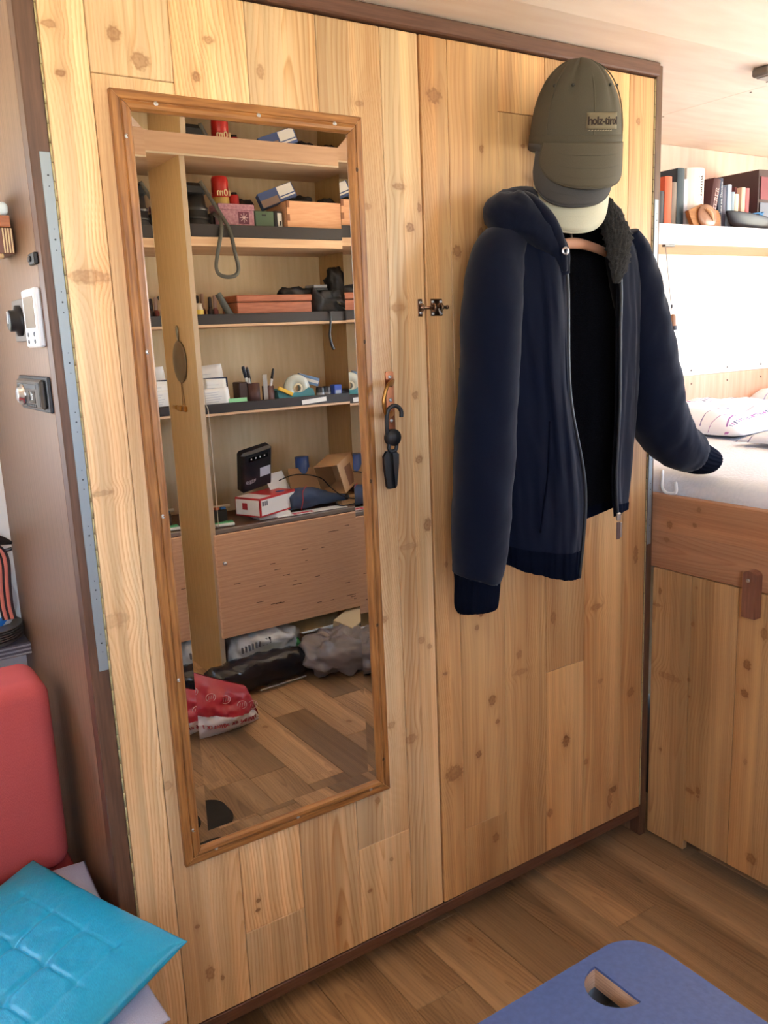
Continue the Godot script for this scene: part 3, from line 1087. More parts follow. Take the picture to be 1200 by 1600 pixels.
# corners: A right front, B right back, C left front, D left back (top middle heights); tufts in rows
func tufted(called: String, label: String, c: Array, th: float, n: int, m: Material, seed_: int) -> void:
	var A: Vector3 = c[0]
	var B: Vector3 = c[1]
	var C: Vector3 = c[2]
	var D: Vector3 = c[3]
	var base: Vector3 = (A + B + C + D) / 4.0
	var w := thing(called, label, "cushion", base - Vector3(0, th / 2.0, 0), "quilted cushions on the bench")
	var nz := FastNoiseLite.new()
	nz.seed = seed_
	nz.frequency = 14.0
	var top := []
	var bot := []
	var N := 120
	for i in N + 1:
		var a := []
		var b := []
		var v := float(i) / N
		for j in N + 1:
			var u := float(j) / N
			var pinch := 0.018 * (4.0 * u * (1.0 - u))
			var pinch2 := 0.018 * (4.0 * v * (1.0 - v))
			var uu := lerpf(u, 0.5, pinch2 * 2.0)
			var vv := lerpf(v, 0.5, pinch * 2.0)
			var p: Vector3 = A.lerp(C, uu).lerp(B.lerp(D, uu), vv)
			var e := pow(clampf(1.0 - pow(absf(2.0 * u - 1.0), 5.0), 0.0, 1.0) * clampf(1.0 - pow(absf(2.0 * v - 1.0), 5.0), 0.0, 1.0), 0.5)
			# stitched channels across and tuft dimples on them
			var cu := absf(fposmod(u * n, 1.0) - 0.5) * 2.0
			var cv := absf(fposmod(v * n, 1.0) - 0.5) * 2.0
			var inside := clampf(minf(minf(u, 1.0 - u), minf(v, 1.0 - v)) * n - 0.6, 0.0, 1.0)
			var ch := exp(-pow((1.0 - cu) / 0.06, 2.0)) * 0.16
			var ch2 := exp(-pow((1.0 - cv) / 0.12, 2.0)) * 0.16
			var tuft := exp(-(pow((1.0 - cu) / 0.28, 2.0) + pow((1.0 - cv) / 0.28, 2.0))) * 0.32
			var hh := 1.0 - inside * (ch + ch2 + tuft * 0.7) + 0.10 * nz.get_noise_2d(p.x * 1.0, p.z * 1.0)
			a.append(p + Vector3(0, th * 0.5 * e * hh, 0))
			b.append(p - Vector3(0, th * 0.5 * e, 0))
		top.append(a)
		bot.append(b)
	var st := mb(true)
	grid(st, top)
	grid(st, bot, false, true)
	part("cover", st, m, w)

func table() -> void:
	var w := thing("table", "table with a blue-grey linoleum top, rounded corner and half-moon finger hole", "table", Vector3(-0.3, 0, 1.2))
	var poly := round_rect(-0.75, 0.823, 0.208, 1.6, 0.034, 8)
	var hole := PackedVector2Array()
	# half moon: the straight side towards +x
	var hc := Vector2(0.149, 0.858)
	for i in 17:
		var a := PI / 2 + PI * i / 16.0
		hole.append(hc + Vector2(cos(a) * 0.028, sin(a) * 0.024))
	var st := mb()
	var flat := Transform3D(Basis(Vector3(1, 0, 0), Vector3(0, 0, 1), Vector3(0, -1, 0)), Vector3(0, 0.72, 0))
	# split the slab at the hole so that each piece is a simple polygon
	var left := Geometry2D.clip_polygons(poly, PackedVector2Array([Vector2(hc.x, 0.7), Vector2(0.4, 0.7), Vector2(0.4, 1.8), Vector2(hc.x, 1.8)]))[0]
	var right := Geometry2D.intersect_polygons(poly, PackedVector2Array([Vector2(hc.x, 0.7), Vector2(0.4, 0.7), Vector2(0.4, 1.8), Vector2(hc.x, 1.8)]))[0]
	left = Geometry2D.clip_polygons(left, hole)[0]
	var m_lino := bumpy("lino", 81, rgb(58, 74, 114), rgb(68, 86, 128), Vector3(9, 9, 9), 0.3, 0.08)
	var m_edge := streak("edge_ply", 82, rgb(150, 112, 84), rgb(204, 166, 132), Vector3(4, 160, 4), 0.6)
	prism(st, left, 0.0, 0.0025, flat)
	prism(st, right, 0.0, 0.0025, flat)
	part("table_cover", st, m_lino, w)
	st = mb()
	prism(st, left, 0.0025, 0.020, flat)
	prism(st, right, 0.0025, 0.020, flat)
	part("table_top", st, m_edge, w)
	st = mb()
	box(st, Vector3(0.09, 0.665, 0.826), Vector3(0.19, 0.67, 0.90))
	box(st, Vector3(0.09, 0.67, 0.826), Vector3(0.095, 0.699, 0.90))
	box(st, Vector3(0.185, 0.67, 0.826), Vector3(0.19, 0.699, 0.90))
	box(st, Vector3(0.095, 0.67, 0.826), Vector3(0.185, 0.699, 0.831))
	box(st, Vector3(0.095, 0.67, 0.895), Vector3(0.185, 0.699, 0.90))
	part("finger_pocket", st, M(rgb(130, 138, 142), 0.6), w)
	st = mb()
	box(st, Vector3(-0.36, 0.0, 1.1), Vector3(-0.28, 0.7, 1.18), 0.004)
	part("pedestal", st, m_brown, w)

func left_devices() -> void:
	# thermostat, knob plate and radio on the wardrobe's side panel (x = -0.03, facing -x)
	var X := -0.03
	var w := thing("thermostat", "white wall thermostat with a grey display on the wardrobe's brown side panel", "thermostat", Vector3(X, 1.28, -0.075))
	var st := mb()
	box(st, Vector3(X - 0.009, 1.238, -0.116), Vector3(X, 1.321, -0.033), 0.0025)
	var b := part("case", st, M(rgb(226, 228, 230), 0.4), w)
	st = mb()
	box(st, Vector3(X - 0.0096, 1.266, -0.105), Vector3(X - 0.0085, 1.31, -0.044), 0.0004)
	part("display", st, M(rgb(150, 140, 128), 0.25), b)
	for q in [[-0.098, 1.247], [-0.098, 1.257], [-0.058, 1.247], [-0.058, 1.257]]:
		st = mb(true)
		ball(st, Vector3(X - 0.0093, q[1], q[0]), Vector3(0.0014, 0.0035, 0.005), 8, 6)
		part("button", st, M(rgb(96, 98, 104), 0.5), b)
	w = thing("rotary_switch", "black rotary knob on a grey plate left of the white thermostat", "switch", Vector3(X, 1.28, -0.165))
	st = mb()
	box(st, Vector3(X - 0.005, 1.248, -0.212), Vector3(X, 1.311, -0.128), 0.001)
	part("plate", st, M(rgb(112, 104, 98), 0.5), w)
	st = mb(true)
	lathe(st, [Vector2(0.023, 0), Vector2(0.023, 0.006), Vector2(0.016, 0.008), Vector2(0.016, 0.016), Vector2(0.013, 0.018), Vector2(0.0001, 0.018)], 22, Transform3D(Basis(Vector3.BACK, PI / 2), Vector3(X - 0.005, 1.279, -0.16)))
	var kn := part("knob", st, m_black, w)
	st = mb()
	box(st, Vector3(X - 0.0236, 1.275, -0.163), Vector3(X - 0.0225, 1.293, -0.158), 0.0003)
	part("pointer", st, m_white, kn)
	w = thing("toggle_switch", "tiny black switch above the thermostat on the brown side panel", "switch", Vector3(X, 1.36, -0.065))
	st = mb()
	box(st, Vector3(X - 0.006, 1.351, -0.056), Vector3(X, 1.367, -0.02), 0.0015)
	part("switch_body", st, m_black, w)
	st = mb()
	box(st, Vector3(X - 0.009, 1.355, -0.049), Vector3(X - 0.006, 1.363, -0.036), 0.0015)
	part("lever", st, M(rgb(50, 50, 54), 0.4), w)
	w = thing("car_radio", "black car radio with a silver volume knob set into the brown side panel", "radio", Vector3(X, 1.168, -0.13))
	st = mb()
	box(st, Vector3(X - 0.005, 1.144, -0.228), Vector3(X, 1.196, -0.034), 0.0015)
	part("frame", st, M(rgb(28, 30, 36), 0.4), w)
	st = mb()
	box(st, Vector3(X - 0.013, 1.149, -0.21), Vector3(X - 0.005, 1.192, -0.048), 0.003)
	var f := part("face", st, M(rgb(76, 70, 64), 0.3, 0.3), w)
	st = mb()
	box(st, Vector3(X - 0.0136, 1.178, -0.205), Vector3(X - 0.0125, 1.185, -0.075), 0.0004)
	part("disc_slot", st, m_black, f)
	st = mb()
	box(st, Vector3(X - 0.0136, 1.157, -0.125), Vector3(X - 0.0125, 1.175, -0.085), 0.0004)
	var ds := part("display", st, M(rgb(14, 14, 16), 0.1), f)
	text("display_text", "I E", 0.012, M(rgb(200, 204, 200), 0.5), ds, Transform3D(Basis(Vector3(0, 0, 1), Vector3(0, 1, 0), Vector3(-1, 0, 0)), Vector3(X - 0.0137, 1.166, -0.105)))
	st = mb()
	box(st, Vector3(X - 0.0136, 1.153, -0.072), Vector3(X - 0.0125, 1.188, -0.054), 0.0004)
	part("release_panel", st, M(rgb(20, 20, 24), 0.35), f)
	for i in 6:
		st = mb()
		box(st, Vector3(X - 0.0142, 1.1515, -0.15 + i * 0.012), Vector3(X - 0.0125, 1.1555, -0.141 + i * 0.012), 0.0008)
		part("preset_button", st, m_black, f)
	st = mb(true)
	lathe(st, [Vector2(0.016, 0), Vector2(0.016, 0.003), Vector2(0.012, 0.004), Vector2(0.0115, 0.009), Vector2(0.009, 0.010), Vector2(0.0001, 0.010)], 24, Transform3D(Basis(Vector3.BACK, PI / 2), Vector3(X - 0.013, 1.168, -0.165)))
	part("volume_knob", st, M(rgb(200, 200, 204), 0.22, 1.0), f)
	# wooden holder with a white remote, at the left edge
	w = thing("wooden_bracket", "small wooden bracket with a plywood edge at the left edge of the photo", "bracket", Vector3(-0.09, 1.4, -0.17))
	st = mb()
	box(st, Vector3(-0.15, 1.376, -0.23), Vector3(-0.0335, 1.413, -0.145), 0.001)
	var br := part("bracket_body", st, M(rgb(112, 62, 40), 0.45), w)
	for i in 4:
		st = mb()
		box(st, Vector3(-0.0485 + i * 0.0038, 1.377, -0.1455), Vector3(-0.0465 + i * 0.0038, 1.4125, -0.1442), 0.0003)
		part("ply_edge", st, M(rgb(222, 196, 148), 0.6), br)
	st = mb()
	box(st, Vector3(-0.15, 1.37, -0.23), Vector3(-0.05, 1.376, -0.143), 0.001)
	part("base_strip", st, M(rgb(206, 172, 124), 0.6), br)
	st = mb()
	box(st, Vector3(-0.15, 1.4135, -0.23), Vector3(-0.036, 1.43, -0.142), 0.001)
	part("top_block", st, streak("block", 83, rgb(150, 82, 40), rgb(196, 118, 66), Vector3(3, 30, 30), 0.4), w)
	st = mb()
	box(st, Vector3(-0.15, 1.4305, -0.2), Vector3(-0.044, 1.460, -0.165), 0.001)
	part("rear_block", st, M(rgb(96, 58, 42), 0.5), w)
	w = thing("remote", "white rounded remote resting on the wooden bracket", "remote", Vector3(-0.09, 1.431, -0.15))
	st = mb(true)
	rounded_block(st, Vector3(-0.16, 1.4305, -0.163), Vector3(-0.036, 1.449, -0.14), 0.007)
	var rm := part("remote_body", st, M(rgb(226, 240, 242), 0.35), w)
	st = mb(true)
	sweep(st, [Vector3(-0.068, 1.445, -0.1397), Vector3(-0.063, 1.443, -0.1397), Vector3(-0.063, 1.436, -0.1397), Vector3(-0.068, 1.434, -0.1397)], 0.0008, 6)
	part("button_ring", st, M(rgb(150, 160, 166), 0.5), rm)

# ------------------------------------------------------------------ shelf and books over the bed
func book(called: String, label: String, x: float, w_: float, h: float, d: float, z: float, col: Color, lean := 0.0, title := "", tcol := Color.WHITE, round_ := 0.15) -> void:
	var o := thing(called, label, "book", Vector3(x + w_ / 2.0, 1.4925, z - d / 2.0), "books on the shelf above the bed", true)
	if lean != 0.0:
		o.rotation.z = -lean
		o.position.y += absf(sin(lean)) * w_ / 2.0
	var m := M(col, 0.55)
	var t := 0.0022
	var st := mb()
	box(st, Vector3(-w_ / 2, 0, -d / 2), Vector3(-w_ / 2 + t, h, d / 2), 0.0006)
	box(st, Vector3(w_ / 2 - t, 0, -d / 2), Vector3(w_ / 2, h, d / 2), 0.0006)
	var g := []
	for i in 9:
		var a := -1.0 + i / 4.0
		g.append([Vector3(a * w_ / 2, 0, d / 2 + round_ * w_ * (1.0 - a * a)), Vector3(a * w_ / 2, h, d / 2 + round_ * w_ * (1.0 - a * a))])
	sheet(st, g, 0.0015)
	part("cover", st, m, o)
	st = mb()
	box(st, Vector3(-w_ / 2 + t, 0.003, -d / 2 + 0.004), Vector3(w_ / 2 - t, h - 0.003, d / 2 - 0.001))
	part("pages", st, M(rgb(224, 212, 190), 0.9), o)
	if title != "":
		text("title", title, minf(w_ * 0.62, 0.022), M(tcol, 0.6), o, Transform3D(Basis(Vector3(0, 0, 1), PI / 2), Vector3(w_ * 0.05, h * 0.45, d / 2 + round_ * w_ * 0.99 + 0.0004)), "Droid Serif")

func bed_shelf() -> void:
	var w := thing("wall_shelf", "wall shelf with a glossy white front edge above the bed", "shelf", Vector3(2.0, 1.44, -0.415))
	var st := mb()
	box(st, Vector3(1.242, 1.44, -0.53), Vector3(2.748, 1.4915, -0.302), 0.001)
	part("shelf_board", st, streak("shelf_wood", 90, rgb(214, 156, 104), rgb(232, 180, 130), Vector3(1, 30, 30), 0.5), w)
	st = mb()
	box(st, Vector3(1.242, 1.439, -0.302), Vector3(2.748, 1.4922, -0.299), 0.0008)
	part("front_edge", st, M(rgb(232, 234, 236), 0.12), w)
	# panels of the wall behind the bed
	w = struct("trim_1", Vector3(2.0, 1.0, -0.53))
	st = mb()
	box(st, Vector3(1.242, 1.062, -0.5295), Vector3(2.748, 1.4395, -0.526), 0.0008)
	var up := part("upper_panel", st, M(rgb(244, 232, 216), 0.5), w)
	st = mb()
	box(st, Vector3(1.242, 0.75, -0.5295), Vector3(2.748, 1.061, -0.524), 0.0008)
	var lo := part("lower_panel", st, streak("lower_panel", 91, rgb(222, 164, 128), rgb(238, 188, 154), Vector3(8, 0.7, 8), 0.5), w)
	st = mb()
	box(st, Vector3(1.242, 1.492, -0.5295), Vector3(2.748, 1.754, -0.527), 0.0008)
	part("top_panel", st, streak("top_panel", 92, rgb(220, 188, 176), rgb(232, 204, 194), Vector3(6, 0.7, 8), 0.5), w)
	for i in 7:
		screw(up, Vector3(1.5 + i * 0.19, 1.078, -0.526), Vector3(0, 0, 1), 0.0035, M(rgb(110, 100, 90), 0.5))
		screw(lo, Vector3(1.5 + i * 0.19, 1.035, -0.524), Vector3(0, 0, 1), 0.0035, M(rgb(120, 90, 70), 0.5))
	for y in [1.16, 1.3]:
		screw(up, Vector3(2.59, y, -0.526), Vector3(0, 0, 1), 0.0035, M(rgb(110, 100, 90), 0.5))
	# pull cord with a wooden toggle
	w = thing("pull_cord", "thin cord with a wooden toggle hanging under the bed shelf", "cord", Vector3(1.66, 1.2, -0.305))
	st = mb(true)
	cyl(st, Vector3(1.657, 1.44, -0.312), Vector3(1.682, 1.268, -0.306), 0.0011, 6)
	part("cord", st, M(rgb(170, 165, 158), 0.8), w)
	st = mb(true)
	lathe(st, [Vector2(0.0001, 0.0), Vector2(0.008, 0.002), Vector2(0.0105, 0.008), Vector2(0.0092, 0.013), Vector2(0.0085, 0.02), Vector2(0.0085, 0.036), Vector2(0.006, 0.041), Vector2(0.0001, 0.042)], 16, Transform3D(Basis(Vector3(0, 0, 1), 0.12), Vector3(1.689, 1.214, -0.304)))
	var tg := part("toggle", st, M(rgb(156, 112, 84), 0.5), w)
	st = mb(true)
	lathe(st, [Vector2(0.0092, 0.0), Vector2(0.0112, 0.003), Vector2(0.0112, 0.008), Vector2(0.0095, 0.012)], 16, Transform3D(Basis(Vector3(0, 0, 1), 0.12), Vector3(1.689, 1.2135, -0.304)))
	part("end_ring", st, M(rgb(70, 70, 76), 0.3, 0.8), tg)
	st = mb(true)
	lathe(st, [Vector2(0.0001, 0.0), Vector2(0.003, 0.001), Vector2(0.003, 0.009), Vector2(0.0001, 0.01)], 8, Transform3D(Basis.IDENTITY, Vector3(1.682, 1.272, -0.306)))
	part("bead", st, M(rgb(90, 90, 92), 0.4), tg)
	st = mb()
	box(st, Vector3(1.65, 1.434, -0.318), Vector3(1.69, 1.44, -0.306), 0.001)
	part("fixing", st, M(rgb(110, 104, 96), 0.4, 0.8), w)
	book("book", "dark slate book first on the shelf beside the wardrobe post", 1.684, 0.021, 0.093, 0.14, -0.36, rgb(52, 52, 60))
	book("book", "orange-spined book near the wardrobe post on the shelf", 1.7065, 0.028, 0.132, 0.14, -0.358, rgb(214, 98, 66))
	book("book", "taupe grey book right of the orange one", 1.736, 0.022, 0.119, 0.14, -0.36, rgb(126, 112, 102))
	book("book", "tall dark green book with a grey-blue spine between taupe and lavender ones", 1.7605, 0.029, 0.157, 0.16, -0.36, rgb(48, 66, 78))
	book("book", "thin pale lavender book beside the thick white book", 1.791, 0.017, 0.13, 0.13, -0.362, rgb(206, 206, 220))
	book("book", "thick white book with a rounded spine and dark print", 1.811, 0.077, 0.162, 0.15, -0.368, rgb(226, 218, 212), 0.0, "Natur . Land", rgb(70, 60, 60), 0.2)
	book("book", "dark maroon book leaning right against the navy one", 1.889, 0.03, 0.137, 0.15, -0.355, rgb(74, 34, 40), 0.2, "KETTERER", rgb(220, 180, 180))
	book("book", "navy book with white title leaning slightly right", 1.9475, 0.02, 0.142, 0.15, -0.362, rgb(28, 44, 74), 0.0, "Praktisches zu Ikonen", rgb(226, 230, 236), 0.08)
	book("book", "slate violet book right of the navy one", 1.9685, 0.018, 0.118, 0.14, -0.364, rgb(92, 92, 112))
	book("book", "pale blue book in the middle of the small ones", 1.9885, 0.017, 0.126, 0.13, -0.36, rgb(170, 192, 220))
	book("book", "small blue-grey book right of the pale blue one", 2.0075, 0.014, 0.107, 0.13, -0.36, rgb(140, 158, 176))
	book("book", "smallest book with a cream spine", 2.0235, 0.017, 0.102, 0.12, -0.36, rgb(222, 204, 182))
	book("book", "flat maroon book standing behind the small cream one", 2.0425, 0.010, 0.124, 0.12, -0.374, rgb(104, 44, 50))
	book("book", "beige book left of the red-and-pink one", 2.0545, 0.018, 0.122, 0.14, -0.36, rgb(220, 186, 164))
	book("book", "red and pink spined book touching the big brown album", 2.0745, 0.018, 0.121, 0.14, -0.36, rgb(190, 96, 100))
	book("album", "large dark brown album at the right end of the shelf", 2.124, 0.085, 0.175, 0.165, -0.352, rgb(74, 54, 54), 0.0, "", Color.WHITE, 0.04)
	var al := get_node("album")
	for q in [[0.09, 0.155, rgb(128, 62, 72)], [0.03, 0.082, rgb(106, 112, 128)]]:
		st = mb()
		box(st, Vector3(-0.036, q[0], 0.0855), Vector3(0.04, q[1], 0.088), 0.0006)
		part("spine_label", st, M(q[2], 0.5), al)
	# wooden shield with an oval of horn
	w = thing("wooden_plaque", "orange-brown wooden shield with a pale oval leaning on the books", "plaque", Vector3(1.84, 1.4925, -0.325))
	var xf := Transform3D(Basis(Vector3.RIGHT, -0.16), Vector3(1.838, 1.494, -0.322))
	st = mb()
	prism(st, PackedVector2Array([Vector2(-0.05, 0), Vector2(0.07, 0), Vector2(0.074, 0.03), Vector2(0.066, 0.046), Vector2(0.03, 0.05), Vector2(-0.005, 0.062), Vector2(-0.04, 0.05), Vector2(-0.066, 0.042), Vector2(-0.062, 0.025)]), -0.012, 0.0, xf)
	var ps := part("shield", st, streak("shield", 93, rgb(140, 88, 46), rgb(172, 118, 68), Vector3(3, 30, 3), 0.35), w)
	st = mb(true)
	ball(st, Vector3(0.008, 0.026, 0.0), Vector3(0.041, 0.034, 0.012), 24, 12, xf.basis)
	for i in 1:
		pass
	var ov := part("oval", st, M(rgb(158, 116, 92), 0.25), ps)
	ov.position += xf.origin
	st = mb(true)
	sweep(st, [Vector3(-0.012, 0.045, 0.009), Vector3(0.004, 0.032, 0.014), Vector3(0.018, 0.012, 0.012)], [0.003, 0.006, 0.002], 8)
	var fo := part("fold", st, M(rgb(180, 132, 92), 0.3), ps)
	fo.position += xf.origin
	# black bowl with blue cord
	w = thing("black_bowl", "shallow black oval bowl on the shelf right of the wooden plaque", "bowl", Vector3(2.06, 1.4925, -0.335))
	st = mb(true)
	var g := []
	for q in [[0.0001, 0.001], [0.55, 0.0], [0.85, 0.012], [1.0, 0.034], [0.985, 0.036], [0.8, 0.016], [0.0001, 0.006]]:
		var row := []
		for i in 40:
			var a := -TAU * i / 40.0
			row.append(Vector3(2.06 + cos(a) * 0.115 * q[0], 1.4925 + q[1] * (1.05 - 0.3 * cos(a)), -0.33 + sin(a) * 0.027 * q[0]))
		g.append(row)
	grid(st, g, true)
	part("bowl_body", st, M(rgb(34, 38, 48), 0.45), w)
	w = thing("blue_cable", "tangle of blue cord lying in the black bowl", "cord", Vector3(2.1, 1.51, -0.33))
	st = mb(true)
	var r := RandomNumberGenerator.new()
	r.seed = 3
	var pts := []
	for i in 26:
		var a := i * 1.45
		pts.append(Vector3(2.085 + cos(a) * r.randf_range(0.02, 0.055), 1.515 + r.randf_range(0.0, 0.028), -0.333 + sin(a) * r.randf_range(0.006, 0.02)))
	sweep(st, pts, 0.0022, 6, true, 6)
	part("cord_loops", st, M(rgb(40, 116, 176), 0.5), w)
	# lamp on the ceiling
	w = thing("ceiling_lamp", "flat grey lamp fixed to the ceiling at the right edge", "lamp", Vector3(1.55, 1.75, 0.09))
	st = mb()
	box(st, Vector3(1.447, 1.737, 0.065), Vector3(1.75, 1.7555, 0.105), 0.004)
	part("lamp_body", st, M(rgb(112, 104, 98), 0.5), w)
	st = mb()
	box(st, Vector3(1.46, 1.735, 0.07), Vector3(1.74, 1.7375, 0.10), 0.001)
	part("diffuser", st, M(rgb(170, 164, 156), 0.4), w)
# ------------------------------------------------------------------ jacket on its hanger
var jn: FastNoiseLite

func jacket_point(v: float, s: float, inset: float) -> Vector3:
	# s runs 0..1 from the left zip edge round the back to the right zip edge; v 0 hem .. 1 shoulder
	var keys := [0.0, 0.10, 0.24, 0.36, 0.5, 0.66, 0.78, 0.90, 1.0]
	#            zipL   frontL  sideL  backL  back   backR  sideR  frontR zipR
	var hem := [[0.848, 0.150, 0.765], [0.79, 0.158, 0.775], [0.705, 0.105, 0.81], [0.745, 0.035, 0.835], [0.88, 0.026, 0.845], [0.985, 0.032, 0.84], [1.06, 0.066, 0.865], [1.03, 0.105, 0.865], [0.976, 0.128, 0.862]]
	var low := [[0.862, 0.150, 0.935], [0.80, 0.158, 0.93], [0.70, 0.105, 0.93], [0.745, 0.03, 0.93], [0.88, 0.024, 0.93], [0.985, 0.03, 0.93], [1.062, 0.07, 0.93], [1.03, 0.11, 0.93], [0.970, 0.130, 0.95]]
	var mid := [[0.822, 0.150, 1.12], [0.775, 0.162, 1.12], [0.69, 0.105, 1.12], [0.74, 0.03, 1.12], [0.88, 0.024, 1.12], [0.985, 0.03, 1.12], [1.064, 0.08, 1.12], [1.035, 0.122, 1.12], [0.970, 0.134, 1.12]]
	var chest := [[0.814, 0.150, 1.325], [0.76, 0.158, 1.33], [0.675, 0.10, 1.28], [0.73, 0.03, 1.30], [0.88, 0.026, 1.33], [0.985, 0.032, 1.30], [1.068, 0.085, 1.28], [1.03, 0.13, 1.33], [0.962, 0.138, 1.36]]
	var top := [[0.80, 0.14, 1.37], [0.75, 0.12, 1.42], [0.69, 0.085, 1.375], [0.74, 0.05, 1.415], [0.86, 0.05, 1.44], [0.985, 0.055, 1.425], [1.06, 0.08, 1.385], [1.0, 0.115, 1.425], [0.955, 0.128, 1.41]]
	var rows := [hem, low, mid, chest, top]
	var at := s
	var i := 0
	while i < 7 and at > keys[i + 1]:
		i += 1
	var t: float = (at - keys[i]) / (keys[i + 1] - keys[i])
	var cols := []
	for rrow in rows:
		var P := []
		for q in [maxi(i - 1, 0), i, i + 1, mini(i + 2, 8)]:
			P.append(Vector3(rrow[q][0], rrow[q][2], rrow[q][1]))
		cols.append(0.5 * (2.0 * P[1] + (P[2] - P[0]) * t + (2.0 * P[0] - 5.0 * P[1] + 4.0 * P[2] - P[3]) * t * t + (3.0 * P[1] - P[0] - 3.0 * P[2] + P[3]) * t * t * t))
	var f := v * 4.0
	var a := mini(int(f), 3)
	t = f - a
	var p0: Vector3 = cols[maxi(a - 1, 0)]
	var p1: Vector3 = cols[a]
	var p2: Vector3 = cols[a + 1]
	var p3: Vector3 = cols[mini(a + 2, 4)]
	var p := 0.5 * (2.0 * p1 + (p2 - p0) * t + (2.0 * p0 - 5.0 * p1 + 4.0 * p2 - p3) * t * t + (3.0 * p1 - p0 - 3.0 * p2 + p3) * t * t * t)
	var c := Vector3(0.885, p.y, 0.085)
	var d := p - c
	var fold := 0.007 * jn.get_noise_2d(s * 26.0, p.y * 2.2) + 0.004 * jn.get_noise_2d(s * 60.0 + 9.0, p.y * 6.0)
	if s < 0.03 or s > 0.97:
		fold *= 0.3
	p += d.normalized() * (fold - inset)
	p.z = maxf(p.z, 0.006 + (0.004 if inset > 0.0 else 0.0))
	return p

func jacket_grid(v0: float, v1: float, s0: float, s1: float, nv: int, ns: int, inset: float) -> Array:
	var g := []
	for i in nv + 1:
		var row := []
		for j in ns + 1:
			row.append(jacket_point(lerpf(v0, v1, float(i) / nv), lerpf(s0, s1, float(j) / ns), inset))
		g.append(row)
	return g

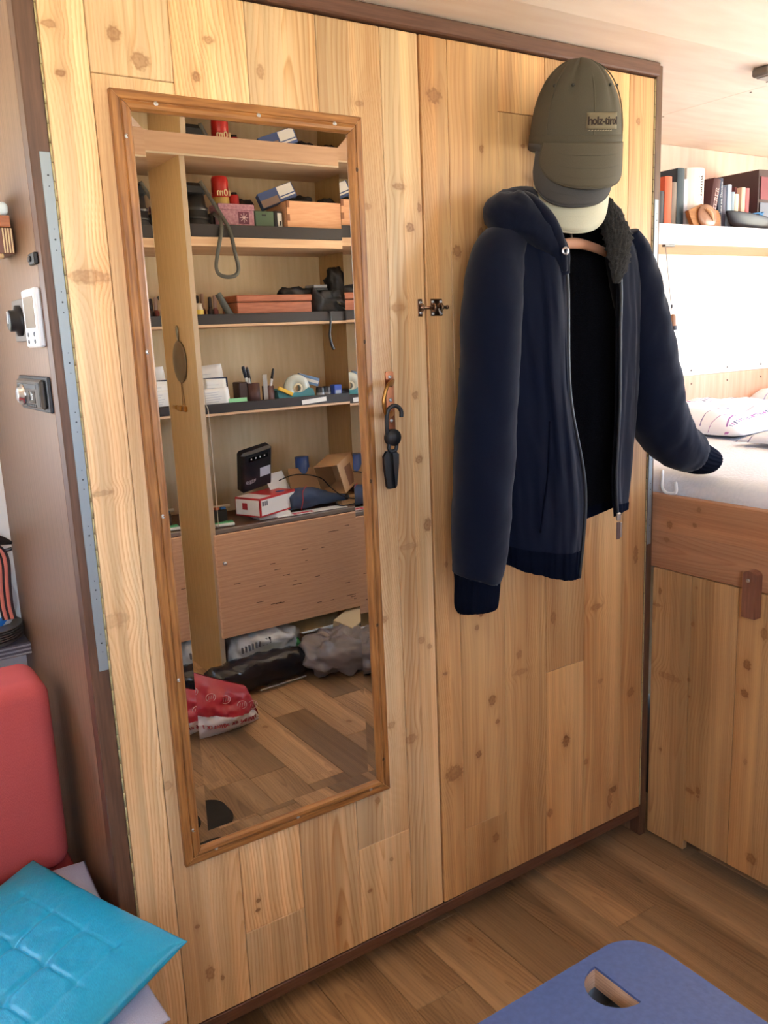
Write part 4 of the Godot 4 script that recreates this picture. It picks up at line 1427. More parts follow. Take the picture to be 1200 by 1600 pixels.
func jacket() -> void:
	jn = FastNoiseLite.new()
	jn.seed = 21
	jn.frequency = 1.0
	jn.fractal_octaves = 2
	var w := thing("jacket", "navy blue hooded zip jacket with a black fleece lining, open on its hanger", "jacket", Vector3(0.89, 0.74, 0.085))
	var navy := bumpy("navy", 101, rgb(10, 14, 27), rgb(15, 21, 39), Vector3(45, 45, 45), 0.95, 0.3)
	var navy2 := bumpy("navy_rib", 102, rgb(7, 10, 20), rgb(12, 16, 31), Vector3(90, 2, 90), 0.95, 0.6)
	navy.metallic_specular = 0.2
	navy.rim_enabled = true
	navy.rim = 0.22
	navy.rim_tint = 0.9
	navy2.metallic_specular = 0.15
	var fleece := bumpy("fleece", 103, rgb(9, 9, 12), rgb(26, 25, 27), Vector3(22, 22, 22), 1.0, 1.0)
	fleece.metallic_specular = 0.08
	var st := mb(true)
	grid(st, jacket_grid(0.10, 1.0, 0.0, 1.0, 46, 120, 0.0))
	var body := part("body", st, navy, w)
	st = mb(true)
	grid(st, jacket_grid(0.0, 0.10, 0.0, 1.0, 6, 220, -0.001))
	part("hem_band", st, navy2, body)
	st = mb(true)
	grid(st, jacket_grid(0.10, 1.0, 0.0, 1.0, 30, 90, 0.007))
	part("lining", st, fleece, w, "black fleece lining")
	st = mb(true)
	grid(st, jacket_grid(0.0, 0.12, 0.0, 1.0, 4, 90, 0.006))
	part("hem_facing", st, navy2, w)
	# seam where the front pocket opens
	st = mb(true)
	var seam := []
	for i in 9:
		var q := i / 8.0
		seam.append(jacket_point(lerpf(0.16, 0.44, q), 0.155 - 0.03 * q, -0.0015))
	sweep(st, seam, 0.0022, 6, true, 3)
	part("pocket_edge", st, navy2, body)
	# sleeves
	for side in 2:
		var pts: Array
		var rad: Array
		if side == 0:
			pts = [Vector3(0.735, 1.40, 0.085), Vector3(0.703, 1.355, 0.092), Vector3(0.682, 1.28, 0.103), Vector3(0.667, 1.14, 0.106), Vector3(0.655, 1.02, 0.106), Vector3(0.646, 0.90, 0.105), Vector3(0.640, 0.815, 0.103), Vector3(0.638, 0.80, 0.102)]
			rad = [Vector2(0.03, 0.045), Vector2(0.046, 0.05), Vector2(0.05, 0.055), Vector2(0.05, 0.055), Vector2(0.054, 0.055), Vector2(0.053, 0.052), Vector2(0.050, 0.047), Vector2(0.043, 0.041)]
		else:
			pts = [Vector3(1.02, 1.40, 0.085), Vector3(1.048, 1.35, 0.09), Vector3(1.080, 1.24, 0.098), Vector3(1.103, 1.12, 0.104), Vector3(1.125, 1.045, 0.107), Vector3(1.168, 0.990, 0.11), Vector3(1.215, 0.964, 0.113), Vector3(1.232, 0.956, 0.114)]
			rad = [Vector2(0.028, 0.045), Vector2(0.042, 0.05), Vector2(0.051, 0.053), Vector2(0.061, 0.056), Vector2(0.062, 0.055), Vector2(0.053, 0.052), Vector2(0.045, 0.045), Vector2(0.038, 0.038)]
		st = mb(true)
		sweep(st, pts, rad, 30, true, 10, 0.07 + 0.06 * side, 30 + side, Vector3(0, 0, 1))
		var sl := part("sleeve", st, navy, w)
		st = mb(true)
		var e: Vector3 = pts[7]
		var cp: Array
		var cr: Array
		if side == 0:
			cp = [e + Vector3(0.0005, 0.012, 0), e + Vector3(0, -0.01, 0), e + Vector3(-0.002, -0.04, -0.001), e + Vector3(-0.003, -0.058, -0.002), e + Vector3(-0.003, -0.062, -0.002)]
			cr = [Vector2(0.044, 0.041), Vector2(0.0425, 0.039), Vector2(0.042, 0.038), Vector2(0.04, 0.036), Vector2(0.034, 0.03)]
		else:
			cp = [e + Vector3(-0.012, 0.004, -0.001), e + Vector3(0.008, -0.006, 0.001), e + Vector3(0.034, -0.014, 0.003), e + Vector3(0.050, -0.017, 0.004), e + Vector3(0.054, -0.018, 0.004)]
			cr = [Vector2(0.040, 0.04), Vector2(0.036, 0.037), Vector2(0.031, 0.034), Vector2(0.026, 0.031), Vector2(0.02, 0.026)]
		ribbed(st, cp, cr)
		part("cuff", st, navy2, sl)
		# armhole seam
	# hood, thrown back over the shoulders
	st = mb(true)
	sweep(st, [Vector3(0.806, 1.325, 0.150), Vector3(0.788, 1.365, 0.148), Vector3(0.755, 1.405, 0.130), Vector3(0.735, 1.428, 0.095), Vector3(0.755, 1.442, 0.06), Vector3(0.83, 1.455, 0.045), Vector3(0.92, 1.45, 0.042), Vector3(0.985, 1.45, 0.05), Vector3(1.0, 1.435, 0.08), Vector3(0.995, 1.39, 0.112)],
		[Vector2(0.010, 0.010), Vector2(0.024, 0.018), Vector2(0.036, 0.028), Vector2(0.042, 0.038), Vector2(0.038, 0.036), Vector2(0.032, 0.034), Vector2(0.03, 0.034), Vector2(0.028, 0.03), Vector2(0.024, 0.024), Vector2(0.012, 0.012)], 24, true, 12, 0.3, 51)
	var hood := part("hood", st, navy, w)
	st = mb(true)
	sweep(st, [Vector3(0.800, 1.33, 0.158), Vector3(0.785, 1.375, 0.160), Vector3(0.768, 1.415, 0.150), Vector3(0.762, 1.445, 0.12), Vector3(0.775, 1.465, 0.085)], [0.005, 0.012, 0.013, 0.013, 0.008], 12, true, 8, 0.2, 57)
	part("hood_edge", st, navy, hood)
	st = mb(true)
	lathe(st, [Vector2(0.0035, 0), Vector2(0.0068, 0.0), Vector2(0.0075, 0.002), Vector2(0.0065, 0.0035), Vector2(0.0035, 0.0035)], 16, Transform3D(Basis(Vector3.RIGHT, PI / 2).rotated(Vector3.UP, -0.3), Vector3(0.786, 1.362, 0.172)))
	part("eyelet", st, m_steel, hood, "silver drawcord eyelet")
	# fleece collar turned out on the right
	st = mb(true)
	fleecy(st, [Vector3(0.92, 1.475, 0.075), Vector3(0.942, 1.452, 0.105), Vector3(0.952, 1.42, 0.128), Vector3(0.956, 1.385, 0.140), Vector3(0.955, 1.345, 0.142), Vector3(0.953, 1.31, 0.138)], [Vector2(0.012, 0.012), Vector2(0.021, 0.016), Vector2(0.022, 0.016), Vector2(0.024, 0.014), Vector2(0.018, 0.010), Vector2(0.006, 0.005)])
	part("fleece_collar", st, bumpy("fleece2", 104, rgb(10, 10, 12), rgb(64, 60, 56), Vector3(30, 30, 30), 1.0, 1.0), w, "curly black fleece collar")
	# zip: tape and teeth on both edges
	for side in 2:
		var sv := 0.0 if side == 0 else 1.0
		var path := []
		for i in 61:
			path.append(jacket_point(lerpf(0.004, 0.77 if side == 0 else 0.84, i / 60.0), sv, -0.002))
		st = mb()
		for i in 60:
			for q in 3:
				var p: Vector3 = path[i].lerp(path[i + 1], q / 3.0)
				box(st, p + Vector3(-0.0016, -0.0009, 0.0), p + Vector3(0.0016, 0.0009, 0.0026), 0.0005)
		var zt := part("zip_teeth", st, M(rgb(150, 152, 158), 0.4, 0.7), w)
		st = mb(true)
		sweep(st, path, 0.0034, 6, true, 1)
		part("zip_tape", st, m_black, zt)
		if side == 1:
			var z0: Vector3 = path[0]
			st = mb()
			box(st, z0 + Vector3(-0.005, -0.008, 0.0), z0 + Vector3(0.006, 0.008, 0.006), 0.002)
			part("slider", st, m_steel, zt)
			st = mb()
			box(st, z0 + Vector3(-0.006, -0.046, 0.002), z0 + Vector3(0.005, -0.010, 0.005), 0.0015)
			part("puller", st, M(rgb(96, 70, 60), 0.5), zt, "brown zip puller")
			st = mb()
			box(st, z0 + Vector3(0.003, -0.042, 0.0045), z0 + Vector3(0.008, -0.012, 0.0065), 0.001)
			part("puller_edge", st, m_steel, zt)
	# hanger and its peg
	w = thing("coat_hanger", "wooden coat hanger seen inside the jacket's neck", "hanger", Vector3(0.9, 1.36, 0.06))
	st = mb(true)
	sweep(st, [Vector3(0.735, 1.352, 0.075), Vector3(0.80, 1.372, 0.085), Vector3(0.85, 1.382, 0.092), Vector3(0.89, 1.385, 0.094), Vector3(0.93, 1.382, 0.09), Vector3(0.99, 1.372, 0.078), Vector3(1.04, 1.355, 0.075)], [Vector2(0.006, 0.01), Vector2(0.008, 0.008), Vector2(0.009, 0.006), Vector2(0.01, 0.006), Vector2(0.009, 0.006), Vector2(0.008, 0.008), Vector2(0.006, 0.01)], 12)
	part("hanger_arms", st, M(rgb(196, 142, 112), 0.45), w)
	st = mb(true)
	sweep(st, [Vector3(0.89, 1.385, 0.09), Vector3(0.90, 1.46, 0.06), Vector3(0.90, 1.50, 0.045), Vector3(0.90, 1.513, 0.03), Vector3(0.90, 1.503, 0.018)], 0.0022, 8)
	part("hanger_hook", st, m_steel, w)
	w = thing("coat_peg", "steel peg behind the caps that carries hanger and caps", "peg", Vector3(0.9, 1.5, 0.0))
	st = mb(true)
	sweep(st, [Vector3(0.9, 1.508, 0.001), Vector3(0.9, 1.508, 0.03), Vector3(0.9, 1.516, 0.044)], 0.004, 10)
	part("peg_rod", st, m_steel, w)
	st = mb(true)
	disc(st, Vector3(0.9, 1.508, 0.001), Vector3(0, 0, 1), 0.014, 0.003, 20)
	part("peg_plate", st, m_steel, w)

func ribbed(st: SurfaceTool, cp: Array, cr: Array) -> void:
	var rv := []
	for q in cr:
		rv.append(Vector3(q.x, q.y, 0))
	var g := rings(catmull(cp, 6), catmull(rv, 6), 96, 0.0, 0, Vector3(0, 0, 1))
	var c := catmull(cp, 6)
	for i in g.size():
		for j in 96:
			g[i][j] = c[i] + (g[i][j] - c[i]) * (1.0 + (0.022 if j % 4 < 2 else -0.012))
	grid(st, g, true)
	var ring: Array = g[g.size() - 1]
	for j in 96:
		tri(st, c[c.size() - 1], ring[j], ring[(j + 1) % 96])

func fleecy(st: SurfaceTool, cp: Array, cr: Array) -> void:
	var rv := []
	for q in cr:
		rv.append(Vector3(q.x, q.y, 0))
	var c := catmull(cp, 10)
	var g := rings(c, catmull(rv, 10), 72)
	var nz := FastNoiseLite.new()
	nz.seed = 5
	nz.frequency = 150.0
	for i in g.size():
		for j in 72:
			var p: Vector3 = g[i][j]
			g[i][j] = c[i] + (p - c[i]) * (1.0 + 0.5 * nz.get_noise_3d(p.x, p.y, p.z))
	grid(st, g, true)

# ------------------------------------------------------------------ caps on the peg
func cap(label: String, at: Vector3, turn: float, pitch: float, m: Material, brim_m: Material, size: float, brim_len: float, h := 0.135) -> Node3D:
	var w := thing("cap", label, "cap", at, "caps on the peg above the jacket", true)
	w.rotation = Vector3(pitch, turn, 0)
	w.scale = Vector3.ONE * size
	var a := 0.080
	var b := 0.090
	# six-panel crown: seams are shallow grooves, the front panels stand a little square
	var st := mb(true)
	var g := []
	for i in 25:
		var t := PI / 2 * i / 24.0
		var row := []
		for q in 72:
			var f := TAU * q / 72.0
			var seam := absf(fposmod(f / (TAU / 6.0) + 0.5, 1.0) - 0.5) * 2.0
			var gr := 1.0 - 0.05 * exp(-pow((1.0 - seam) / 0.12, 2.0)) * sin(t) + 0.02 * cos(3.0 * f) * sin(t) * cos(t)
			var fd := fposmod(f + 1.0 + PI, TAU) - PI
			var dent := 1.0 - 0.10 * exp(-pow(fd / 0.30, 2.0)) * pow(sin(t), 1.5) * (1.0 if h > 0.12 else 0.0)
			var rr := pow(cos(t), 0.9) * dent
			var wr := 1.0 + 0.012 * sin(f * 11.0 + t * 7.0) * sin(2.0 * t)
			row.append(Vector3(-sin(f) * a * rr * wr * (1.0 if t < 1.2 else gr), pow(sin(t), 0.95) * h * gr, cos(f) * b * rr * gr * wr))
		g.append(row)
	grid(st, g, true, true)
	var g2 := []
	for i in 9:
		var t := PI / 2 * i / 8.0
		var row := []
		for q in 40:
			var f := TAU * q / 40.0
			row.append(Vector3(-sin(f) * (a - 0.003) * pow(cos(t), 0.82), sin(t) * (h - 0.006), cos(f) * (b - 0.003) * pow(cos(t), 0.82)))
		g2.append(row)
	grid(st, g2, true)
	var crown := part("crown", st, m, w)
	st = mb(true)
	for q in 6:
		var f := TAU * (q + 0.0) / 6.0
		var p := []
		for i in 13:
			var t := PI / 2 * i / 12.0
			var rr := pow(cos(t), 0.82)
			p.append(Vector3(-sin(f) * (a + 0.0004) * rr, pow(sin(t), 0.95) * h * (1.0 - 0.035 * sin(t)) + 0.0005, cos(f) * (b + 0.0004) * rr))
		sweep(st, p, 0.0011, 5, false, 2)
	part("seams", st, brim_m, crown)
	st = mb(true)
	ball(st, Vector3(0, h * 0.985, 0), Vector3(0.006, 0.003, 0.006), 14, 8)
	part("button", st, brim_m, crown)
	st = mb(true)
	for q in [1.05, -1.05, 2.1, -2.1]:
		var t := 0.72
		var rr := pow(cos(t), 0.82)
		ball(st, Vector3(-sin(q * 0.52) * a * rr, pow(sin(t), 0.95) * h, cos(q * 0.52) * b * rr), Vector3(0.0028, 0.0028, 0.0028), 10, 6)
	part("eyelets", st, M(rgb(40, 40, 34), 0.7), crown)
	st = mb(true)
	var band := []
	for y in [-0.002, 0.0, 0.012, 0.013]:
		var row := []
		for q in 72:
			var f := TAU * q / 72.0
			var e := 0.0016 if y >= 0.0 and y < 0.0125 else 0.0
			row.append(Vector3(-sin(f) * (a + e) * pow(cos(maxf(y, 0.0) / h), 0.82), y, cos(f) * (b + e)))
		band.append(row)
	grid(st, band, true, true)
	part("band", st, m, crown)
	# brim: starts on the band's front, bends down and curves at the sides
	var br := []
	for i in 15:
		var v := i / 14.0
		var row := []
		for j in 41:
			var u := -1.0 + 2.0 * j / 40.0
			var f := u * 1.12
			var base := Vector3(sin(f) * (a + 0.001), 0.001, cos(f) * (b + 0.001))
			var L := brim_len * pow(maxf(0.0, 1.0 - pow(absf(u), 2.6)), 0.45)
			var down := 1.22 + 0.1 * v
			var d := Vector3(sin(f) * 0.18, -sin(down), cos(down) * 0.9)
			row.append(base + d * L * v + Vector3(0, 0, -0.035 * u * u * v * L / brim_len))
		br.append(row)
	st = mb(true)
	sheet(st, br, 0.003)
	var bm := part("brim", st, brim_m, w)
	st = mb(true)
	var rim := []
	for j in 41:
		rim.append(br[14][j])
	sweep(st, rim, 0.0022, 6, true, 1)
	part("brim_edge", st, m, bm)
	st = mb(true)
	for v in [4, 8, 11]:
		var l := []
		for j in range(3, 38):
			l.append(br[v][j] + Vector3(0, 0.0, 0.0017))
		sweep(st, l, 0.0005, 4, false, 1)
	part("brim_stitching", st, m, bm)
	return w

func caps() -> void:
	var olive := bumpy("olive", 111, rgb(68, 64, 52), rgb(86, 81, 67), Vector3(50, 50, 50), 0.9, 0.3)
	var olive2 := bumpy("olive2", 112, rgb(73, 68, 55), rgb(91, 85, 70), Vector3(50, 50, 50), 0.9, 0.3)
	var grey := bumpy("greycap", 113, rgb(62, 61, 60), rgb(78, 77, 76), Vector3(50, 50, 50), 0.9, 0.3)
	var cream := bumpy("creamcap", 114, rgb(186, 183, 158), rgb(204, 200, 178), Vector3(40, 40, 40), 0.85, 0.2)
	cap("pale cream cap lowest on the peg, only its brim showing over the jacket", Vector3(0.888, 1.548, 0.080), -0.52, 0.34, cream, cream, 0.84, 0.150, 0.07)
	cap("grey cap between the olive cap and the cream cap", Vector3(0.888, 1.551, 0.083), -0.58, 0.27, grey, grey, 0.91, 0.099, 0.08)
	var w := cap("olive brown cap with embroidered lettering, outermost on the peg", Vector3(0.894, 1.560, 0.090), -0.45, 0.22, olive, olive2, 1.0, 0.074)
	# embroidered patch with lettering
	var cr := w.get_node("crown")
	var st := mb(true)
	var g := []
	for i in 5:
		var row := []
		for j in 11:
			var x := -0.014 + 0.060 * j / 10.0
			var y := 0.022 + 0.026 * i / 4.0
			row.append(cap_surface(x, y, 0.0012))
		g.append(row)
	sheet(st, g, 0.001)
	part("patch", st, M(rgb(112, 102, 80), 0.9), cr)
	var cx := -0.012
	var word := "holz-tirol"
	var adv := {"h": 0.0078, "o": 0.0078, "l": 0.004, "z": 0.0068, "-": 0.0052, "t": 0.0054, "i": 0.004, "r": 0.0056}
	var ink := M(rgb(46, 32, 26), 0.9)
	for c in word:
		var p := cap_surface(cx + adv[c] / 2.0, 0.0345, 0.0022)
		var n := (cap_surface(cx + 0.004, 0.0345, 0.0022) - cap_surface(cx - 0.002, 0.0345, 0.0022)).normalized()
		var up := (cap_surface(cx, 0.038, 0.0022) - cap_surface(cx, 0.031, 0.0022)).normalized()
		text("letter", c, 0.0165, ink, cr, Transform3D(Basis(n, up, n.cross(up).normalized()), p), "Droid Sans", 700, 0.001)
		cx += adv[c]
	st = mb(true)
	for q in 9:
		sweep(st, [cap_surface(-0.011 + q * 0.0052, 0.0195, 0.001), cap_surface(-0.0072 + q * 0.0052, 0.0205, 0.001)], 0.0007, 5, false, 3)
	part("stitched_line", st, M(rgb(150, 140, 118), 0.9), cr)

func cap_surface(x: float, y: float, e: float) -> Vector3:
	var t := asin(clampf(pow(y / 0.135, 1.0 / 0.95), 0.0, 1.0))
	var rr := pow(cos(t), 0.82)
	var s := clampf(x / (0.080 * rr), -0.99, 0.99)
	return Vector3(x, y, sqrt(1.0 - s * s) * 0.090 * rr + e)

# ------------------------------------------------------------------ hook on the left door with a black clip
func door_hook() -> void:
	var w := thing("door_hook", "copper and brass hook handle on the left wardrobe door beside the mirror", "hook", Vector3(0.517, 1.05, 0.0))
	var st := mb()
	prism(st, round_rect(0.5215, 1.055, 0.538, 1.172, 0.003), 0.0005, 0.003)
	var pl := part("plate", st, m_copper, w)
	for y in [1.162, 1.122, 1.086]:
		screw(pl, Vector3(0.5298, y, 0.003), Vector3(0, 0, 1), 0.0036)
	st = mb(true)
	sweep(st, [Vector3(0.535, 1.150, 0.003), Vector3(0.524, 1.154, 0.020), Vector3(0.504, 1.149, 0.034), Vector3(0.494, 1.133, 0.038), Vector3(0.492, 1.118, 0.038), Vector3(0.497, 1.104, 0.034), Vector3(0.514, 1.097, 0.019), Vector3(0.533, 1.099, 0.003)], [Vector2(0.0065, 0.0025), Vector2(0.0065, 0.0028), Vector2(0.0055, 0.003), Vector2(0.005, 0.0035), Vector2(0.005, 0.0035), Vector2(0.005, 0.003), Vector2(0.0055, 0.0028), Vector2(0.005, 0.0025)], 12, true, 8)
	part("bow", st, m_brass, w, "bright brass bow")
	w = thing("clip", "black plastic hanging clip dangling from the brass hook", "clip", Vector3(0.515, 0.98, 0.03))
	st = mb(true)
	sweep(st, [Vector3(0.541, 1.082, 0.035), Vector3(0.541, 1.094, 0.035), Vector3(0.533, 1.103, 0.035), Vector3(0.522, 1.105, 0.035), Vector3(0.512, 1.099, 0.034), Vector3(0.508, 1.085, 0.033), Vector3(0.508, 1.06, 0.032), Vector3(0.512, 1.044, 0.031), Vector3(0.518, 1.036, 0.031)], 0.0042, 10)
	part("clip_hook", st, m_black, w)
	st = mb(true)
	disc(st, Vector3(0.522, 1.043, 0.024), Vector3(0, 0, 1), 0.0165, 0.012, 28)
	part("swivel", st, m_black, w)
	st = mb(true)
	sweep(st, [Vector3(0.514, 1.032, 0.03), Vector3(0.512, 1.022, 0.03), Vector3(0.517, 1.016, 0.03), Vector3(0.528, 1.018, 0.03), Vector3(0.531, 1.03, 0.03)], 0.0038, 8)
	part("link", st, m_black, w)
	st = mb()
	prism(st, PackedVector2Array([Vector2(0.509, 1.016), Vector2(0.531, 1.017), Vector2(0.538, 1.006), Vector2(0.537, 0.99), Vector2(0.530, 0.945), Vector2(0.527, 0.9405), Vector2(0.510, 0.9405), Vector2(0.507, 0.945), Vector2(0.502, 0.99), Vector2(0.502, 1.006)]), 0.02, 0.027)
	var jw := part("jaw", st, M(rgb(14, 14, 16), 0.3), w)
	st = mb()
	prism(st, PackedVector2Array([Vector2(0.519, 1.012), Vector2(0.534, 1.01), Vector2(0.533, 0.99), Vector2(0.527, 0.947), Vector2(0.523, 0.942)]), 0.027, 0.033)
	part("lever", st, M(rgb(22, 22, 25), 0.25), jw)
	# scaled to its size and moved to where the brass bow carries it
	w.position = Vector3(0.511, 1.06, 0.033) - 0.88 * (Vector3(0.522, 1.043, 0.03) - w.position)
	w.scale = Vector3.ONE * 0.88
# ------------------------------------------------------------------ shelves across the aisle: what the mirror shows
func shelf_unit() -> void:
	var F := 1.561
	var B := 1.862
	var w := thing("shelf_unit", "open plywood shelf unit across the aisle, seen in the mirror, with black shelf lips", "shelf unit", Vector3(1.12, 0, 1.7))
	var m_part := streak("partition", 121, rgb(168, 132, 84), rgb(192, 156, 106), Vector3(20, 0.8, 20), 0.5)
	var st := mb()
	box(st, Vector3(0.79, 0.0, F), Vector3(0.806, 1.83, B), 0.0008)
	var pt := part("partition", st, m_part, w)
	st = mb()
	box(st, Vector3(0.789, 0.0, F - 0.003), Vector3(0.807, 1.829, F), 0.0008)
	part("edge_band", st, M(rgb(196, 174, 146), 0.6), pt)
	st = mb()
	box(st, Vector3(1.462, 0.0, F), Vector3(1.478, 1.83, B), 0.0008)
	part("side_panel", st, m_part, w)
	for q in [[1.547, 1.577, 1.618], [1.281, 1.290, 1.3245], [0.979, 0.988, 1.0205]]:
		st = mb()
		box(st, Vector3(0.806, q[0], F), Vector3(1.462, q[1], B), 0.0008)
		var sh := part("shelf_board", st, m_ply_h, w)
		st = mb()
		box(st, Vector3(0.807, q[1], F - 0.002), Vector3(1.461, q[2], F + 0.009), 0.0012)
		part("front_lip", st, M(rgb(38, 34, 36), 0.4), sh, "black front lip of the shelf")
	st = mb()
	box(st, Vector3(0.62, 1.83, F - 0.012), Vector3(1.6, 1.935, F + 0.002), 0.001)
	var fa := part("fascia", st, streak("fascia", 122, rgb(196, 156, 124), rgb(212, 174, 142), Vector3(0.8, 14, 4), 0.5), w)
	st = mb()
	box(st, Vector3(0.62, 1.826, F - 0.016), Vector3(1.6, 1.832, F - 0.010), 0.0008)
	part("moulding", st, M(rgb(214, 192, 164), 0.5), fa)
	st = mb()
	box(st, Vector3(0.62, 1.83, F + 0.002), Vector3(1.6, 1.842, B), 0.0008)
	part("top_board", st, m_ply_h, w)
	st = mb()
	box(st, Vector3(0.806, 0.552, F + 0.02), Vector3(1.462, 0.575, B), 0.0008)
	var ct := part("counter", st, streak("counter", 123, rgb(92, 58, 44), rgb(136, 90, 66), Vector3(2, 20, 12), 0.4), w)
	st = mb()
	box(st, Vector3(0.79, 0.561, F), Vector3(1.478, 0.5755, F + 0.02), 0.0012)
	part("edge_strip", st, M(rgb(150, 146, 146), 0.35, 0.6), ct)
	st = mb()
	box(st, Vector3(0.797, 0.176, F - 0.018), Vector3(1.478, 0.560, F - 0.002), 0.0012)
	var ht := part("hatch", st, m_hatch, w, "pinkish plywood hatch with a horizontal grain and cracks")
	st = mb()
	var r := RandomNumberGenerator.new()
	r.seed = 9
	for i in 22:
		var x := 0.83 + r.randf() * 0.55
		var y := 0.2 + r.randf() * 0.34
		var l := r.randf_range(0.01, 0.045)
		box(st, Vector3(x, y, F - 0.0184), Vector3(x + l, y + 0.0022, F - 0.017))
	part("grain_cracks", st, M(rgb(74, 46, 34), 0.8), ht).set_meta("kind", "stuff")
	st = mb(true)
	lathe(st, [Vector2(0.004, 0), Vector2(0.004, 0.008), Vector2(0.007, 0.012), Vector2(0.006, 0.017), Vector2(0.0001, 0.018)], 16, Transform3D(Basis(Vector3.RIGHT, -PI / 2), Vector3(0.822, 0.458, F - 0.018)))
	part("knob", st, m_steel, ht)
	# thin cord down the shelf front
	w = thing("hanging_cord", "thin pale cord hanging in front of the shelves beside the partition", "cord", Vector3(0.82, 0.6, F - 0.01))
	st = mb(true)
	sweep(st, [Vector3(0.803, 1.15, F - 0.012), Vector3(0.806, 1.03, F - 0.014), Vector3(0.812, 0.99, F - 0.018), Vector3(0.815, 0.8, F - 0.016), Vector3(0.818, 0.585, F - 0.008)], 0.0012, 6)
	part("cord", st, M(rgb(206, 196, 180), 0.8), w)
	# oval disc on the partition
	w = thing("oval_disc", "dark bronze oval disc hanging on the partition from a metal loop", "disc", Vector3(0.785, 1.0, 1.705))
	st = mb(true)
	var xf := Transform3D(Basis(Vector3.BACK, PI / 2), Vector3(0.787, 1.168, 1.708))
	var g := []
	for q in [[0.0001, 0.006], [0.5, 0.0062], [0.9, 0.005], [1.0, 0.002], [1.0, 0.0], [0.0001, 0.0]]:
		var row := []
		for i in 32:
			var a := -TAU * i / 32.0
			row.append(Vector3(0.7885 - q[1], 1.168 + sin(a) * 0.074 * q[0], 1.708 - cos(a) * 0.066 * q[0]))
		g.append(row)
	grid(st, g, true, true)
	var dd := part("disc_body", st, M(rgb(104, 84, 58), 0.35, 0.6), w)
	st = mb(true)
	sweep(st, [Vector3(0.786, 1.24, 1.703), Vector3(0.785, 1.262, 1.697), Vector3(0.785, 1.285, 1.699), Vector3(0.785, 1.292, 1.706), Vector3(0.785, 1.282, 1.711), Vector3(0.785, 1.262, 1.709), Vector3(0.786, 1.24, 1.706)], 0.0028, 7)
	part("loop", st, M(rgb(120, 110, 90), 0.35, 1.0), dd)
	st = mb(true)
	cyl(st, Vector3(0.786, 1.095, 1.71), Vector3(0.786, 1.015, 1.712), 0.0012, 6)
	cyl(st, Vector3(0.786, 1.095, 1.704), Vector3(0.786, 1.015, 1.69), 0.0012, 6)
	part("cords", st, M(rgb(120, 86, 56), 0.8), dd)
	w = thing("brass_clasp", "small brass clasp on the partition below the oval disc", "clasp", Vector3(0.785, 1.0, 1.74))
	for z in [1.695, 1.74, 1.785]:
		st = mb()
		box(st, Vector3(0.778, 0.992 + (0.004 if z > 1.75 else 0.0), z - 0.017), Vector3(0.7895, 1.012, z + 0.017), 0.003)
		part("clasp_plate", st, m_brass, w)

func simple(called: String, label: String, category: String, st: SurfaceTool, m: Material, base: Vector3, body := "body", group := "") -> Node3D:
	var w := thing(called, label, category, base, group)
	part(body, st, m, w)
	return w

func blob(st: SurfaceTool, c: Vector3, r: Vector3, wob: float, freq: float, seed_: int, seg := 40, rows := 24, floor_y := -1000.0) -> void:
	var nz := FastNoiseLite.new()
	nz.seed = seed_
	nz.frequency = freq
	nz.fractal_octaves = 3
	var g := []
	for i in rows + 1:
		var t := -PI / 2 + PI * i / rows
		var row := []
		for q in seg:
			var a := -TAU * q / seg
			var d := Vector3(cos(t) * cos(a), sin(t), cos(t) * sin(a))
			var e := Vector3(signf(d.x) * pow(absf(d.x), 0.75), signf(d.y) * pow(absf(d.y), 0.75), signf(d.z) * pow(absf(d.z), 0.75))
			var p := c + e * r
			p += d * wob * nz.get_noise_3d(p.x, p.y, p.z)
			p.y = maxf(p.y, floor_y)
			row.append(p)
		g.append(row)
	grid(st, g, true)

